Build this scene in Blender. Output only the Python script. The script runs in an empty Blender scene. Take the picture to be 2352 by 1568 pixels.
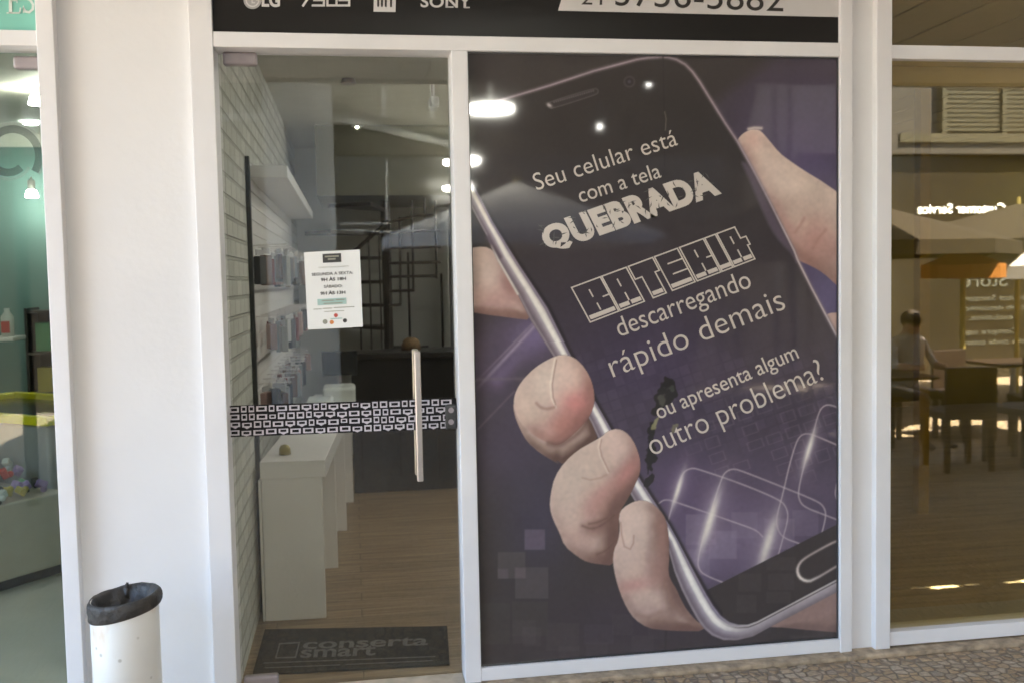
import bpy, bmesh, math, random
import numpy as np
from mathutils import Vector, Matrix

# ------------------------------------------------------------------ camera, light, exposure
scn = bpy.context.scene
YAW, PITCH, ROLL = 0.1569676, 0.06130612, 0.01991523
FPX = 4000 * 2352 / 4096.0            # focal length in the 2352 px wide measuring frame
EYE = np.array([0.0, -4.0, 1.67])

def cam_axes(yaw, pitch, roll):
    cy, sy, cp, sp = math.cos(yaw), math.sin(yaw), math.cos(pitch), math.sin(pitch)
    f = np.array([sy * cp, cy * cp, -sp]); r = np.array([cy, -sy, 0.0]); d = np.cross(f, r)
    cr, sr = math.cos(roll), math.sin(roll)
    return np.array([cr * r + sr * d, -sr * r + cr * d, f])
RM = cam_axes(YAW, PITCH, ROLL)

cam = bpy.data.cameras.new('camera'); camo = bpy.data.objects.new('camera', cam)
scn.collection.objects.link(camo); scn.camera = camo
cam.sensor_fit = 'HORIZONTAL'; cam.sensor_width = 36.0; cam.lens = 36.0 * 4000 / 4096
cam.dof.use_dof = True; cam.dof.focus_distance = 3.1; cam.dof.aperture_fstop = 4.0
cam.clip_start = 0.05; cam.clip_end = 500
camo.matrix_world = Matrix(((RM[0][0], -RM[1][0], -RM[2][0], EYE[0]),
                            (RM[0][1], -RM[1][1], -RM[2][1], EYE[1]),
                            (RM[0][2], -RM[1][2], -RM[2][2], EYE[2]), (0, 0, 0, 1)))

SUN_DIR = Vector((0.22, 0.42, 0.88)).normalized()      # towards the sun: behind the shops, high
w = bpy.data.worlds.new('World'); scn.world = w; w.use_nodes = True
nt = w.node_tree; bg = nt.nodes['Background']
sky = nt.nodes.new('ShaderNodeTexSky'); sky.sky_type = 'NISHITA'; sky.sun_disc = False
sky.sun_elevation = math.asin(SUN_DIR.z); sky.sun_rotation = math.atan2(SUN_DIR.x, SUN_DIR.y)
nt.links.new(sky.outputs[0], bg.inputs[0]); bg.inputs[1].default_value = 0.15
sl = bpy.data.lights.new('sun', 'SUN'); sl.energy = 5.0; sl.angle = math.radians(0.5); sl.color = (1, .995, .985)
so = bpy.data.objects.new('sun', sl); scn.collection.objects.link(so)
so.rotation_euler = SUN_DIR.to_track_quat('Z', 'Y').to_euler()
vs = scn.view_settings
vs.view_transform = 'Standard'; vs.look = 'None'; vs.gamma = 1.0; vs.use_curve_mapping = False
vs.exposure = 3.82
scn.cycles.max_bounces = 10; scn.cycles.diffuse_bounces = 5; scn.cycles.glossy_bounces = 5
scn.cycles.transparent_max_bounces = 16; scn.cycles.sample_clamp_indirect = 6.0

# ------------------------------------------------------------------ measuring helpers
def ray(px, py): return RM.T @ np.array([(px - 1176) / FPX, (py - 784) / FPX, 1.0])
def aty(px, py, y=0.0):
    d = ray(px, py); return EYE + d * ((y - EYE[1]) / d[1])
def atz(px, py, z=0.0):
    d = ray(px, py); return EYE + d * ((z - EYE[2]) / d[2])

def S(r, g, b):
    f = lambda c: (c / 12.92) if c <= .04045 else ((c + .055) / 1.055) ** 2.4
    return (f(r / 255.), f(g / 255.), f(b / 255.))

# ------------------------------------------------------------------ materials
def mat(name, col, rough=.5, metal=0., spec=.5, noise=0., nscale=8., bump=0., bscale=60., emit=None, estr=0., stretch=None):
    m = bpy.data.materials.new(name); m.use_nodes = True
    n = m.node_tree; b = n.nodes['Principled BSDF']
    b.inputs['Base Color'].default_value = (*col, 1); b.inputs['Roughness'].default_value = rough
    b.inputs['Metallic'].default_value = metal; b.inputs['Specular IOR Level'].default_value = spec
    tc = n.nodes.new('ShaderNodeTexCoord'); src = tc.outputs['Object']
    if stretch:
        mp = n.nodes.new('ShaderNodeMapping'); mp.inputs['Scale'].default_value = stretch
        n.links.new(src, mp.inputs['Vector']); src = mp.outputs[0]
    if noise > 0:
        t = n.nodes.new('ShaderNodeTexNoise'); t.inputs['Scale'].default_value = nscale; t.inputs['Detail'].default_value = 6
        n.links.new(src, t.inputs['Vector'])
        r = n.nodes.new('ShaderNodeValToRGB')
        r.color_ramp.elements[0].position = .3; r.color_ramp.elements[1].position = .7
        r.color_ramp.elements[0].color = (*[c * (1 - noise) for c in col], 1)
        r.color_ramp.elements[1].color = (*[min(1, c * (1 + noise * .6)) for c in col], 1)
        n.links.new(t.outputs['Fac'], r.inputs[0]); n.links.new(r.outputs[0], b.inputs['Base Color'])
    if bump > 0:
        t2 = n.nodes.new('ShaderNodeTexNoise'); t2.inputs['Scale'].default_value = bscale; t2.inputs['Detail'].default_value = 4
        n.links.new(src, t2.inputs['Vector'])
        bp = n.nodes.new('ShaderNodeBump'); bp.inputs['Strength'].default_value = bump; bp.inputs['Distance'].default_value = .01
        n.links.new(t2.outputs['Fac'], bp.inputs['Height']); n.links.new(bp.outputs[0], b.inputs['Normal'])
    if emit:
        b.inputs['Emission Color'].default_value = (*emit, 1); b.inputs['Emission Strength'].default_value = estr
    return m

def glass_mat(name, tint, refl0, refl_tint=(1, 1, 1)):
    m = bpy.data.materials.new(name); m.use_nodes = True; n = m.node_tree
    for x in list(n.nodes): n.nodes.remove(x)
    out = n.nodes.new('ShaderNodeOutputMaterial'); mix = n.nodes.new('ShaderNodeMixShader')
    tr = n.nodes.new('ShaderNodeBsdfTransparent'); gl = n.nodes.new('ShaderNodeBsdfGlossy')
    tr.inputs[0].default_value = (*tint, 1); gl.inputs['Roughness'].default_value = 0.0
    gl.inputs['Color'].default_value = (*refl_tint, 1)
    lw = n.nodes.new('ShaderNodeLayerWeight'); lw.inputs[0].default_value = .5
    p = n.nodes.new('ShaderNodeMath'); p.operation = 'POWER'; p.inputs[1].default_value = 5
    ml = n.nodes.new('ShaderNodeMath'); ml.operation = 'MULTIPLY_ADD'; ml.inputs[1].default_value = 1 - refl0; ml.inputs[2].default_value = refl0
    n.links.new(lw.outputs['Facing'], p.inputs[0]); n.links.new(p.outputs[0], ml.inputs[0])
    n.links.new(ml.outputs[0], mix.inputs[0]); n.links.new(tr.outputs[0], mix.inputs[1]); n.links.new(gl.outputs[0], mix.inputs[2])
    n.links.new(mix.outputs[0], out.inputs[0])
    return m

def vcol_mat(name, rough=.12, spec=.5):
    m = mat(name, (.5, .5, .5), rough, spec=spec)
    n = m.node_tree; a = n.nodes.new('ShaderNodeVertexColor'); a.layer_name = 'print'
    n.links.new(a.outputs[0], n.nodes['Principled BSDF'].inputs['Base Color'])
    return m

M = {}
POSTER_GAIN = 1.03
M['white_frame'] = mat('white_painted_aluminium', (.79, .78, .785), .38, noise=.05, nscale=3, bump=.04, bscale=25)
M['white_wall'] = mat('white_wall_paint', (.79, .785, .785), .75, noise=.035, nscale=2.0, bump=.12, bscale=35)
M['silver'] = mat('brushed_steel', (.72, .68, .66), .28, metal=.9, noise=.06, nscale=4, stretch=(1, 1, .1))
M['fitting'] = mat('grey_lilac_fitting', (.36, .32, .33), .4, metal=.3, noise=.08, nscale=20)
M['fitting_dark'] = mat('dark_lock_plate', (.06, .06, .06), .35, metal=.3, noise=.1, nscale=30)
M['black_sign'] = mat('black_sign_vinyl', (.016, .0145, .0135), .3, spec=.25, noise=.12, nscale=3)
M['sign_white'] = mat('sign_white_vinyl', (.66, .64, .63), .4, noise=.04, nscale=4)
M['sign_grey'] = mat('sign_grey_vinyl', (.42, .41, .41), .4, noise=.04, nscale=4)
M['sign_ink'] = mat('sign_dark_lettering', (.03, .026, .022), .4, noise=.05)
M['teal_sign'] = mat('teal_sign_vinyl', (.22, .56, .46), .4, noise=.04, nscale=3)
M['teal_letter'] = mat('pale_sign_letter', (.68, .74, .68), .4, noise=.03)
M['glass'] = glass_mat('clear_door_glass', (.915, .92, .89), .055)
M['glass_teal'] = glass_mat('clear_shop_glass', (.86, .90, .87), .035)
M['glass_olive'] = glass_mat('olive_tinted_glass', (.88, .82, .62), .11, (1, .95, .84))
M['paper'] = mat('notice_paper', (.90, .91, .89), .6, noise=.02, nscale=10)
M['ink'] = mat('notice_ink', (.06, .06, .06), .7, noise=.1)
M['ink_grey'] = mat('notice_grey_ink', (.34, .34, .27), .7, noise=.1)
M['ink_teal'] = mat('notice_teal_block', (.42, .60, .56), .7, noise=.1)
M['ink_red'] = mat('notice_red_dot', (.55, .09, .07), .7, noise=.1)
M['ink_orange'] = mat('notice_orange_dot', (.75, .28, .08), .7, noise=.1)
M['band_black'] = mat('decal_black', (.012, .011, .012), .6, spec=.15, noise=.1)
M['band_white'] = mat('decal_white', (.60, .56, .61), .45, noise=.06, nscale=30)
M['text_white'] = mat('poster_lettering', (.64, .58, .52), .12, noise=.03, nscale=5)
M['text_dark'] = mat('poster_crack_ink', (.10, .095, .09), .2, noise=.1)
M['bin_white'] = None
M['bin_bag'] = mat('black_bin_bag', (.045, .040, .035), .55, noise=.35, nscale=25, bump=.9, bscale=38)
M['interior_wall'] = mat('interior_grey_wall', (.60, .60, .57), .8, noise=.05, nscale=2)
M['ceiling'] = mat('interior_ceiling', (.55, .54, .48), .7, noise=.04)
M['counter'] = mat('white_laminate', (.78, .76, .74), .35, noise=.03, nscale=3)
M['black_lacquer'] = mat('black_counter', (.016, .014, .013), .3, noise=.2, nscale=3)
M['dark_steel'] = mat('dark_stair_steel', (.02, .015, .013), .45, metal=.3, noise=.2)
M['black_metal'] = mat('black_post', (.012, .014, .012), .5, noise=.1)
M['mat_black'] = mat('rubber_mat', (.010, .009, .009), .9, noise=.3, nscale=60, bump=.6, bscale=300)
M['mat_print'] = mat('mat_lettering', (.13, .125, .12), .9, noise=.3, nscale=60)
M['screen'] = mat('black_screen', (.01, .01, .01), .2, noise=.1)
M['plastic_white'] = mat('white_plastic', (.62, .66, .63), .4, noise=.03)
M['wicker'] = mat('brown_wicker', (.16, .095, .04), .8, noise=.5, nscale=30, bump=.4)
M['lamp'] = mat('lit_lamp', (.9, .9, .9), .5, emit=(1, .98, .86), estr=14)
M['lamp_in'] = mat('lit_downlight', (.9, .9, .9), .5, emit=(1, .99, .95), estr=28)
M['lamp_small'] = mat('lit_small_lamp', (.9, .9, .9), .5, emit=(1, .98, .9), estr=7)
M['sign_lit'] = mat('backlit_letters', (.9, .9, .9), .5, emit=(1, 1, 1), estr=.55)
M['lamp_teal'] = mat('lit_shop_lamp', (.9, .9, .9), .5, emit=(.9, 1, .96), estr=5)
M['lamp_rim'] = mat('lamp_rim', (.6, .6, .58), .4, noise=.03)
M['yellow'] = mat('yellow_plastic_edge', (.66, .60, .0), .4, noise=.08)
M['teal_wall'] = mat('teal_shop_wall', (.16, .28, .265), .7, noise=.06, nscale=2)
M['grey_panel'] = mat('grey_counter_panel', (.30, .30, .30), .5, noise=.08)
M['tile_floor'] = mat('pale_tile_floor', (.56, .49, .40), .35, noise=.12, nscale=2)
M['olive_wall'] = mat('olive_shop_wall', (.30, .25, .06), .8, noise=.1, nscale=1.5)
M['olive_post'] = mat('mustard_post', (.36, .27, .07), .7, noise=.1)
M['dark_wood'] = mat('dark_wood_floor', (.42, .34, .235), .45, noise=.35, nscale=3, stretch=(.6, 6, 1))
M['stone_sill'] = mat('stone_threshold', (.50, .42, .32), .8, noise=.25, nscale=14, bump=.3, bscale=60)
M['kerb'] = mat('worn_concrete_kerb', (.40, .31, .21), .9, noise=.45, nscale=22, bump=.6, bscale=50)
M['canopy_fab'] = None
M['soffit'] = mat('pale_soffit', (.58, .58, .575), .7, noise=.04)
M['soffit_gap'] = mat('soffit_joint', (.2, .18, .14), .8, noise=.1)
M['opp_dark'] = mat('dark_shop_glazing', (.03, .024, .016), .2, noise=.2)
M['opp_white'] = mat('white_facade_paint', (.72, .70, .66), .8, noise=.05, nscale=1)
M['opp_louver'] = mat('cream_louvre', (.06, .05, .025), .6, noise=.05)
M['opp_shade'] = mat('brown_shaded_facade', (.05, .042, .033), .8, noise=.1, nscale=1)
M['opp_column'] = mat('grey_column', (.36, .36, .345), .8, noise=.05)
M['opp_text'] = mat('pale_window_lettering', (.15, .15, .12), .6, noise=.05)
M['chair'] = mat('dark_brown_chair', (.035, .02, .013), .5, noise=.2)
M['skin'] = mat('skin', (.38, .21, .14), .6, noise=.1)
M['shirt'] = mat('grey_shirt', (.42, .38, .36), .8, noise=.1)
M['hair'] = mat('dark_hair', (.03, .02, .015), .7, noise=.2)
M['trousers'] = mat('dark_trousers', (.04, .04, .05), .8, noise=.1)

def bin_mat():
    m = mat('stained_white_bin', (.78, .76, .70), .42, noise=.04, nscale=5, bump=.1, bscale=12)
    n = m.node_tree; b = n.nodes['Principled BSDF']; old = b.inputs['Base Color'].links[0].from_socket
    tc = n.nodes.new('ShaderNodeTexCoord')
    t = n.nodes.new('ShaderNodeTexNoise'); t.inputs['Scale'].default_value = 9; t.inputs['Detail'].default_value = 8
    mp = n.nodes.new('ShaderNodeMapping'); mp.inputs['Scale'].default_value = (1, 1, .45)
    n.links.new(tc.outputs['Object'], mp.inputs[0]); n.links.new(mp.outputs[0], t.inputs['Vector'])
    r = n.nodes.new('ShaderNodeValToRGB'); r.color_ramp.elements[0].position = .56; r.color_ramp.elements[1].position = .72
    n.links.new(t.outputs['Fac'], r.inputs[0])
    mx = n.nodes.new('ShaderNodeMixRGB'); mx.inputs[2].default_value = (.60, .44, .28, 1)
    n.links.new(r.outputs[0], mx.inputs[0]); n.links.new(old, mx.inputs[1])
    v = n.nodes.new('ShaderNodeTexVoronoi'); v.inputs['Scale'].default_value = 14
    n.links.new(tc.outputs['Object'], v.inputs['Vector'])
    r2 = n.nodes.new('ShaderNodeValToRGB'); r2.color_ramp.elements[0].position = .06; r2.color_ramp.elements[1].position = .12
    r2.color_ramp.elements[0].color = (.55, .52, .46, 1); r2.color_ramp.elements[1].color = (1, 1, 1, 1)
    n.links.new(v.outputs['Distance'], r2.inputs[0])
    m2 = n.nodes.new('ShaderNodeMixRGB'); m2.blend_type = 'MULTIPLY'; m2.inputs[0].default_value = .8
    n.links.new(mx.outputs[0], m2.inputs[1]); n.links.new(r2.outputs[0], m2.inputs[2])
    n.links.new(m2.outputs[0], b.inputs['Base Color'])
    return m
M['bin_white'] = bin_mat()

def cobble_mat():
    m = mat('small_stone_paving', (.3, .25, .18), .85)
    n = m.node_tree; b = n.nodes['Principled BSDF']
    tc = n.nodes.new('ShaderNodeTexCoord')
    nz = n.nodes.new('ShaderNodeTexNoise'); nz.inputs['Scale'].default_value = 6
    n.links.new(tc.outputs['Object'], nz.inputs['Vector'])
    mxv = n.nodes.new('ShaderNodeMixRGB'); mxv.blend_type = 'ADD'; mxv.inputs[0].default_value = .05
    n.links.new(tc.outputs['Object'], mxv.inputs[1]); n.links.new(nz.outputs['Color'], mxv.inputs[2])
    ve = n.nodes.new('ShaderNodeTexVoronoi'); ve.feature = 'DISTANCE_TO_EDGE'; ve.inputs['Scale'].default_value = 22; ve.inputs['Randomness'].default_value = .62
    vc = n.nodes.new('ShaderNodeTexVoronoi'); vc.inputs['Scale'].default_value = 22; vc.inputs['Randomness'].default_value = .62
    for v in (ve, vc): n.links.new(mxv.outputs[0], v.inputs['Vector'])
    cr = n.nodes.new('ShaderNodeValToRGB'); e = cr.color_ramp.elements
    e[0].position = 0; e[0].color = (.39, .285, .18, 1); e[1].position = 1; e[1].color = (.47, .375, .27, 1)
    for p, c in ((.3, (.47, .335, .20, 1)), (.5, (.36, .295, .22, 1)), (.7, (.50, .36, .215, 1)), (.85, (.48, .39, .29, 1))):
        x = e.new(p); x.color = c
    sep = n.nodes.new('ShaderNodeSeparateColor'); n.links.new(vc.outputs['Color'], sep.inputs[0]); n.links.new(sep.outputs[0], cr.inputs[0])
    n2 = n.nodes.new('ShaderNodeTexNoise'); n2.inputs['Scale'].default_value = 70; n2.inputs['Detail'].default_value = 6
    n.links.new(tc.outputs['Object'], n2.inputs['Vector'])
    mm = n.nodes.new('ShaderNodeMixRGB'); mm.blend_type = 'OVERLAY'; mm.inputs[0].default_value = .6
    n.links.new(cr.outputs[0], mm.inputs[1]); n.links.new(n2.outputs['Fac'], mm.inputs[2])
    jr = n.nodes.new('ShaderNodeValToRGB'); jr.color_ramp.elements[0].position = .03; jr.color_ramp.elements[1].position = .14
    n.links.new(ve.outputs['Distance'], jr.inputs[0])
    mj = n.nodes.new('ShaderNodeMixRGB'); mj.inputs[1].default_value = (.25, .195, .14, 1)
    n.links.new(jr.outputs[0], mj.inputs[0]); n.links.new(mm.outputs[0], mj.inputs[2]); n.links.new(mj.outputs[0], b.inputs['Base Color'])
    bp = n.nodes.new('ShaderNodeBump'); bp.inputs['Strength'].default_value = .8; bp.inputs['Distance'].default_value = .012
    ad = n.nodes.new('ShaderNodeMath'); ad.operation = 'MULTIPLY_ADD'; ad.inputs[1].default_value = .25
    n.links.new(n2.outputs['Fac'], ad.inputs[0]); n.links.new(jr.outputs[0], ad.inputs[2])
    n.links.new(ad.outputs[0], bp.inputs['Height']); n.links.new(bp.outputs[0], b.inputs['Normal'])
    return m
M['cobble'] = cobble_mat()

def wood_mat(name, c0, c1, c2):
    m = mat(name, c0, .42); n = m.node_tree; b = n.nodes['Principled BSDF']
    tc = n.nodes.new('ShaderNodeTexCoord')
    br = n.nodes.new('ShaderNodeTexBrick'); br.inputs['Scale'].default_value = 1; br.offset = .37
    br.inputs['Brick Width'].default_value = 1.1; br.inputs['Row Height'].default_value = .13; br.inputs['Mortar Size'].default_value = .0025
    br.inputs['Color1'].default_value = (*c0, 1); br.inputs['Color2'].default_value = (*c1, 1); br.inputs['Mortar'].default_value = (*[x * .4 for x in c0], 1)
    n.links.new(tc.outputs['Object'], br.inputs['Vector'])
    mp = n.nodes.new('ShaderNodeMapping'); mp.inputs['Scale'].default_value = (1.5, 26, 1)
    n.links.new(tc.outputs['Object'], mp.inputs[0])
    t = n.nodes.new('ShaderNodeTexNoise'); t.inputs['Scale'].default_value = 1.6; t.inputs['Detail'].default_value = 7; t.inputs['Distortion'].default_value = .6
    n.links.new(mp.outputs[0], t.inputs['Vector'])
    r = n.nodes.new('ShaderNodeValToRGB'); r.color_ramp.elements[0].position = .35; r.color_ramp.elements[1].position = .68
    r.color_ramp.elements[0].color = (*c2, 1); r.color_ramp.elements[1].color = (1, 1, 1, 1)
    n.links.new(t.outputs['Fac'], r.inputs[0])
    mx = n.nodes.new('ShaderNodeMixRGB'); mx.blend_type = 'MULTIPLY'; mx.inputs[0].default_value = 1
    n.links.new(br.outputs[0], mx.inputs[1]); n.links.new(r.outputs[0], mx.inputs[2]); n.links.new(mx.outputs[0], b.inputs['Base Color'])
    return m
M['wood_floor'] = wood_mat('oak_plank_floor', (.33, .235, .14), (.27, .19, .11), (.55, .5, .45))

def brick_mat():
    m = mat('white_painted_brick', (.6, .6, .5), .8); n = m.node_tree; b = n.nodes['Principled BSDF']
    tc = n.nodes.new('ShaderNodeTexCoord'); mp = n.nodes.new('ShaderNodeMapping')
    mp.inputs['Rotation'].default_value = (math.radians(90), 0, math.radians(90))
    sp = n.nodes.new('ShaderNodeSeparateXYZ'); cb = n.nodes.new('ShaderNodeCombineXYZ')
    n.links.new(tc.outputs['Object'], sp.inputs[0]); n.links.new(sp.outputs[1], cb.inputs[0]); n.links.new(sp.outputs[2], cb.inputs[1])
    br = n.nodes.new('ShaderNodeTexBrick'); br.inputs['Scale'].default_value = 1
    br.inputs['Brick Width'].default_value = .19; br.inputs['Row Height'].default_value = .085; br.inputs['Mortar Size'].default_value = .010
    br.inputs['Mortar Smooth'].default_value = .4
    br.inputs['Color1'].default_value = (.62, .62, .56, 1); br.inputs['Color2'].default_value = (.50, .50, .45, 1); br.inputs['Mortar'].default_value = (.43, .43, .38, 1)
    n.links.new(cb.outputs[0], br.inputs['Vector']); n.links.new(br.outputs[0], b.inputs['Base Color'])
    bp = n.nodes.new('ShaderNodeBump'); bp.invert = True; bp.inputs['Strength'].default_value = .9; bp.inputs['Distance'].default_value = .02
    n.links.new(br.outputs['Fac'], bp.inputs['Height']); n.links.new(bp.outputs[0], b.inputs['Normal'])
    return m
M['brick'] = brick_mat()

def parasol_mat(name, col):
    m = bpy.data.materials.new(name); m.use_nodes = True; n = m.node_tree
    b = n.nodes['Principled BSDF']; b.inputs['Base Color'].default_value = (*col, 1); b.inputs['Roughness'].default_value = .9; b.inputs['Specular IOR Level'].default_value = .05
    tl = n.nodes.new('ShaderNodeBsdfTranslucent'); tl.inputs[0].default_value = (*col, 1)
    mx = n.nodes.new('ShaderNodeMixShader'); mx.inputs[0].default_value = .07
    n.links.new(b.outputs[0], mx.inputs[1]); n.links.new(tl.outputs[0], mx.inputs[2])
    n.links.new(mx.outputs[0], n.nodes['Material Output'].inputs[0])
    return m
M['parasol'] = parasol_mat('grey_parasol_cloth', (.048, .039, .029))
M['parasol_pale'] = parasol_mat('pale_parasol_cloth', (.50, .48, .46))
M['parasol_orange'] = parasol_mat('orange_parasol_cloth', (.40, .16, .04))

# ------------------------------------------------------------------ mesh builders
def link(name, me, m=None, parent=None):
    o = bpy.data.objects.new(name, me); scn.collection.objects.link(o)
    if m is not None and me is not None: me.materials.append(m)
    if parent is not None: o.parent = parent
    return o
def tag(o, label=None, cat=None, group=None, kind=None):
    if label: o['label'] = label
    if cat: o['category'] = cat
    if group: o['group'] = group
    if kind: o['kind'] = kind
    return o
def thing(name, loc, label, cat, group=None, rz=0.):
    o = bpy.data.objects.new(name, None); scn.collection.objects.link(o)
    o.location = loc; o.rotation_euler = (0, 0, rz); o.empty_display_size = .05
    return tag(o, label, cat, group)

class MB:
    """collects shapes; build() links them as ONE mesh object. World coordinates, shifted by the parent's location."""
    def __init__(s): s.bm = bmesh.new()
    def box(s, x0, x1, y0, y1, z0, z1, bev=0., rot=None, seg=2):
        r = bmesh.ops.create_cube(s.bm, size=1)['verts']
        for v in r:
            v.co = Vector(((x0 + x1) / 2 + v.co.x * (x1 - x0), (y0 + y1) / 2 + v.co.y * (y1 - y0), (z0 + z1) / 2 + v.co.z * (z1 - z0)))
        if rot: bmesh.ops.rotate(s.bm, verts=r, cent=Vector(((x0 + x1) / 2, (y0 + y1) / 2, (z0 + z1) / 2)), matrix=rot)
        if bev > 0:
            es = list({e for v in r for e in v.link_edges})
            bmesh.ops.bevel(s.bm, geom=es, offset=bev, segments=seg, affect='EDGES', profile=.5)
        return s
    def cyl(s, c, r, h, axis='Z', r2=None, seg=24, cap=True):
        q = bmesh.ops.create_cone(s.bm, cap_ends=cap, segments=seg, radius1=r, radius2=r if r2 is None else r2, depth=h)['verts']
        R = {'Z': Matrix(), 'X': Matrix.Rotation(math.pi / 2, 4, 'Y'), 'Y': Matrix.Rotation(math.pi / 2, 4, 'X')}[axis]
        for v in q: v.co = R @ v.co + Vector(c)
        return s
    def tube(s, a, b, r, seg=10):
        a, b = Vector(a), Vector(b); d = b - a
        q = bmesh.ops.create_cone(s.bm, cap_ends=True, segments=seg, radius1=r, radius2=r, depth=d.length)['verts']
        R = d.to_track_quat('Z', 'Y').to_matrix()
        for v in q: v.co = R @ v.co + (a + b) / 2
        return s
    def sphere(s, c, r, sc=(1, 1, 1), seg=16):
        q = bmesh.ops.create_uvsphere(s.bm, u_segments=seg, v_segments=seg // 2 + 2, radius=r)['verts']
        for v in q: v.co = Vector((v.co.x * sc[0], v.co.y * sc[1], v.co.z * sc[2])) + Vector(c)
        return s
    def poly(s, pts):
        vs_ = [s.bm.verts.new(Vector([float(a) for a in p])) for p in pts]
        f = s.bm.faces.new(vs_); return f
    def prism(s, pts, vec):
        """extrude a planar outline by vec"""
        f = s.poly(pts)
        r = bmesh.ops.extrude_face_region(s.bm, geom=[f])
        nv = [g for g in r['geom'] if isinstance(g, bmesh.types.BMVert)]
        for v in nv: v.co += Vector(vec)
        return s
    def lathe(s, prof, c, seg=40):
        rings = []
        for (r, z) in prof:
            rings.append([s.bm.verts.new((c[0] + r * math.cos(2 * math.pi * k / seg), c[1] + r * math.sin(2 * math.pi * k / seg), c[2] + z)) for k in range(seg)])
        for a, b in zip(rings, rings[1:]):
            for k in range(seg): s.bm.faces.new((a[k], a[(k + 1) % seg], b[(k + 1) % seg], b[k]))
        return s
    def build(s, name, m, parent=None, smooth=False):
        bmesh.ops.recalc_face_normals(s.bm, faces=s.bm.faces[:])
        if parent is not None:
            inv = Matrix.Translation(parent_world(parent)).inverted() if parent.rotation_euler.z == 0 else (Matrix.Translation(parent_world(parent)) @ Matrix.Rotation(parent.rotation_euler.z, 4, 'Z')).inverted()
            bmesh.ops.transform(s.bm, matrix=inv, verts=s.bm.verts[:])
        me = bpy.data.meshes.new(name); s.bm.to_mesh(me); s.bm.free()
        if smooth:
            for p in me.polygons: p.use_smooth = True
        return link(name, me, m, parent)
def parent_world(p):
    v = Vector(p.location)
    while p.parent is not None:
        p = p.parent; v = v + Vector(p.location)
    return v

def from_arrays(name, verts, faces, m, parent=None):
    off = parent_world(parent) if parent is not None else Vector((0, 0, 0))
    me = bpy.data.meshes.new(name)
    me.from_pydata([(v[0] - off.x, v[1] - off.y, v[2] - off.z) for v in verts], [], faces); me.update()
    return link(name, me, m, parent)

def text_geo(body, offset=0.0, spacing=1.0, res=6):
    cu = bpy.data.curves.new('lettering', 'FONT'); cu.body = body; cu.size = 1.0; cu.offset = offset; cu.resolution_u = res
    cu.space_character = spacing
    ob = bpy.data.objects.new('lettering', cu); scn.collection.objects.link(ob)
    dg = bpy.context.evaluated_depsgraph_get(); dg.update()
    me = bpy.data.meshes.new_from_object(ob.evaluated_get(dg))
    v = np.array([p.co[:] for p in me.vertices]); f = [tuple(p.vertices) for p in me.polygons]
    bpy.data.objects.remove(ob); bpy.data.curves.remove(cu); bpy.data.meshes.remove(me)
    return v, f
_h, _ = text_geo('H'); CAP = _h[:, 1].max()
def text_disp(body, p0, p1, up, plane, **k):
    """letters whose baseline runs p0->p1 and whose cap height is the vector up, measured in the frame, laid on a plane"""
    v, f = text_geo(body, **k); x0, x1 = v[:, 0].min(), v[:, 0].max()
    p0, p1, up = np.array(p0, float), np.array(p1, float), np.array(up, float)
    out = []
    for q in v:
        p = p0 + (q[0] - x0) / (x1 - x0) * (p1 - p0) + q[1] / CAP * up
        out.append(plane(p[0], p[1]))
    return out, f
def text_words(body, p0, p1, up, plane, **k):
    """the same, one piece of geometry for each word"""
    v, f = text_geo(body, **k); x0, x1 = v[:, 0].min(), v[:, 0].max()
    par = list(range(len(v)))
    def root(i):
        while par[i] != i: par[i] = par[par[i]]; i = par[i]
        return i
    for q in f:
        for b in q[1:]: par[root(b)] = root(q[0])
    comp = {}
    for i in range(len(v)): comp.setdefault(root(i), []).append(i)
    ext = sorted((v[c, 0].min(), v[c, 0].max(), r) for r, c in comp.items())
    groups = []; xe = -9
    for a, b, r in ext:
        if a - xe > .13 or not groups: groups.append(set())
        groups[-1].add(r); xe = max(xe, b)
    p0, p1, up = np.array(p0, float), np.array(p1, float), np.array(up, float); out = []
    for gset in groups:
        ids = [i for i in range(len(v)) if root(i) in gset]; mp = {i: n for n, i in enumerate(ids)}
        V = []
        for i in ids:
            p = p0 + (v[i][0] - x0) / (x1 - x0) * (p1 - p0) + v[i][1] / CAP * up; V.append(plane(p[0], p[1]))
        out.append((V, [tuple(mp[i] for i in q) for q in f if root(q[0]) in gset]))
    return out
def text_plane(body, origin, xdir, ydir, width, cap, **k):
    v, f = text_geo(body, **k); x0, x1 = v[:, 0].min(), v[:, 0].max()
    o, xd, yd = np.array(origin, float), np.array(xdir, float), np.array(ydir, float)
    return [o + xd * (q[0] - x0) / (x1 - x0) * width + yd * q[1] / CAP * cap for q in v], f
def join_geo(parts):
    V, F_ = [], []
    for v, f in parts:
        n = len(V); V += list(v); F_ += [tuple(i + n for i in q) for q in f]
    return V, F_
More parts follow.
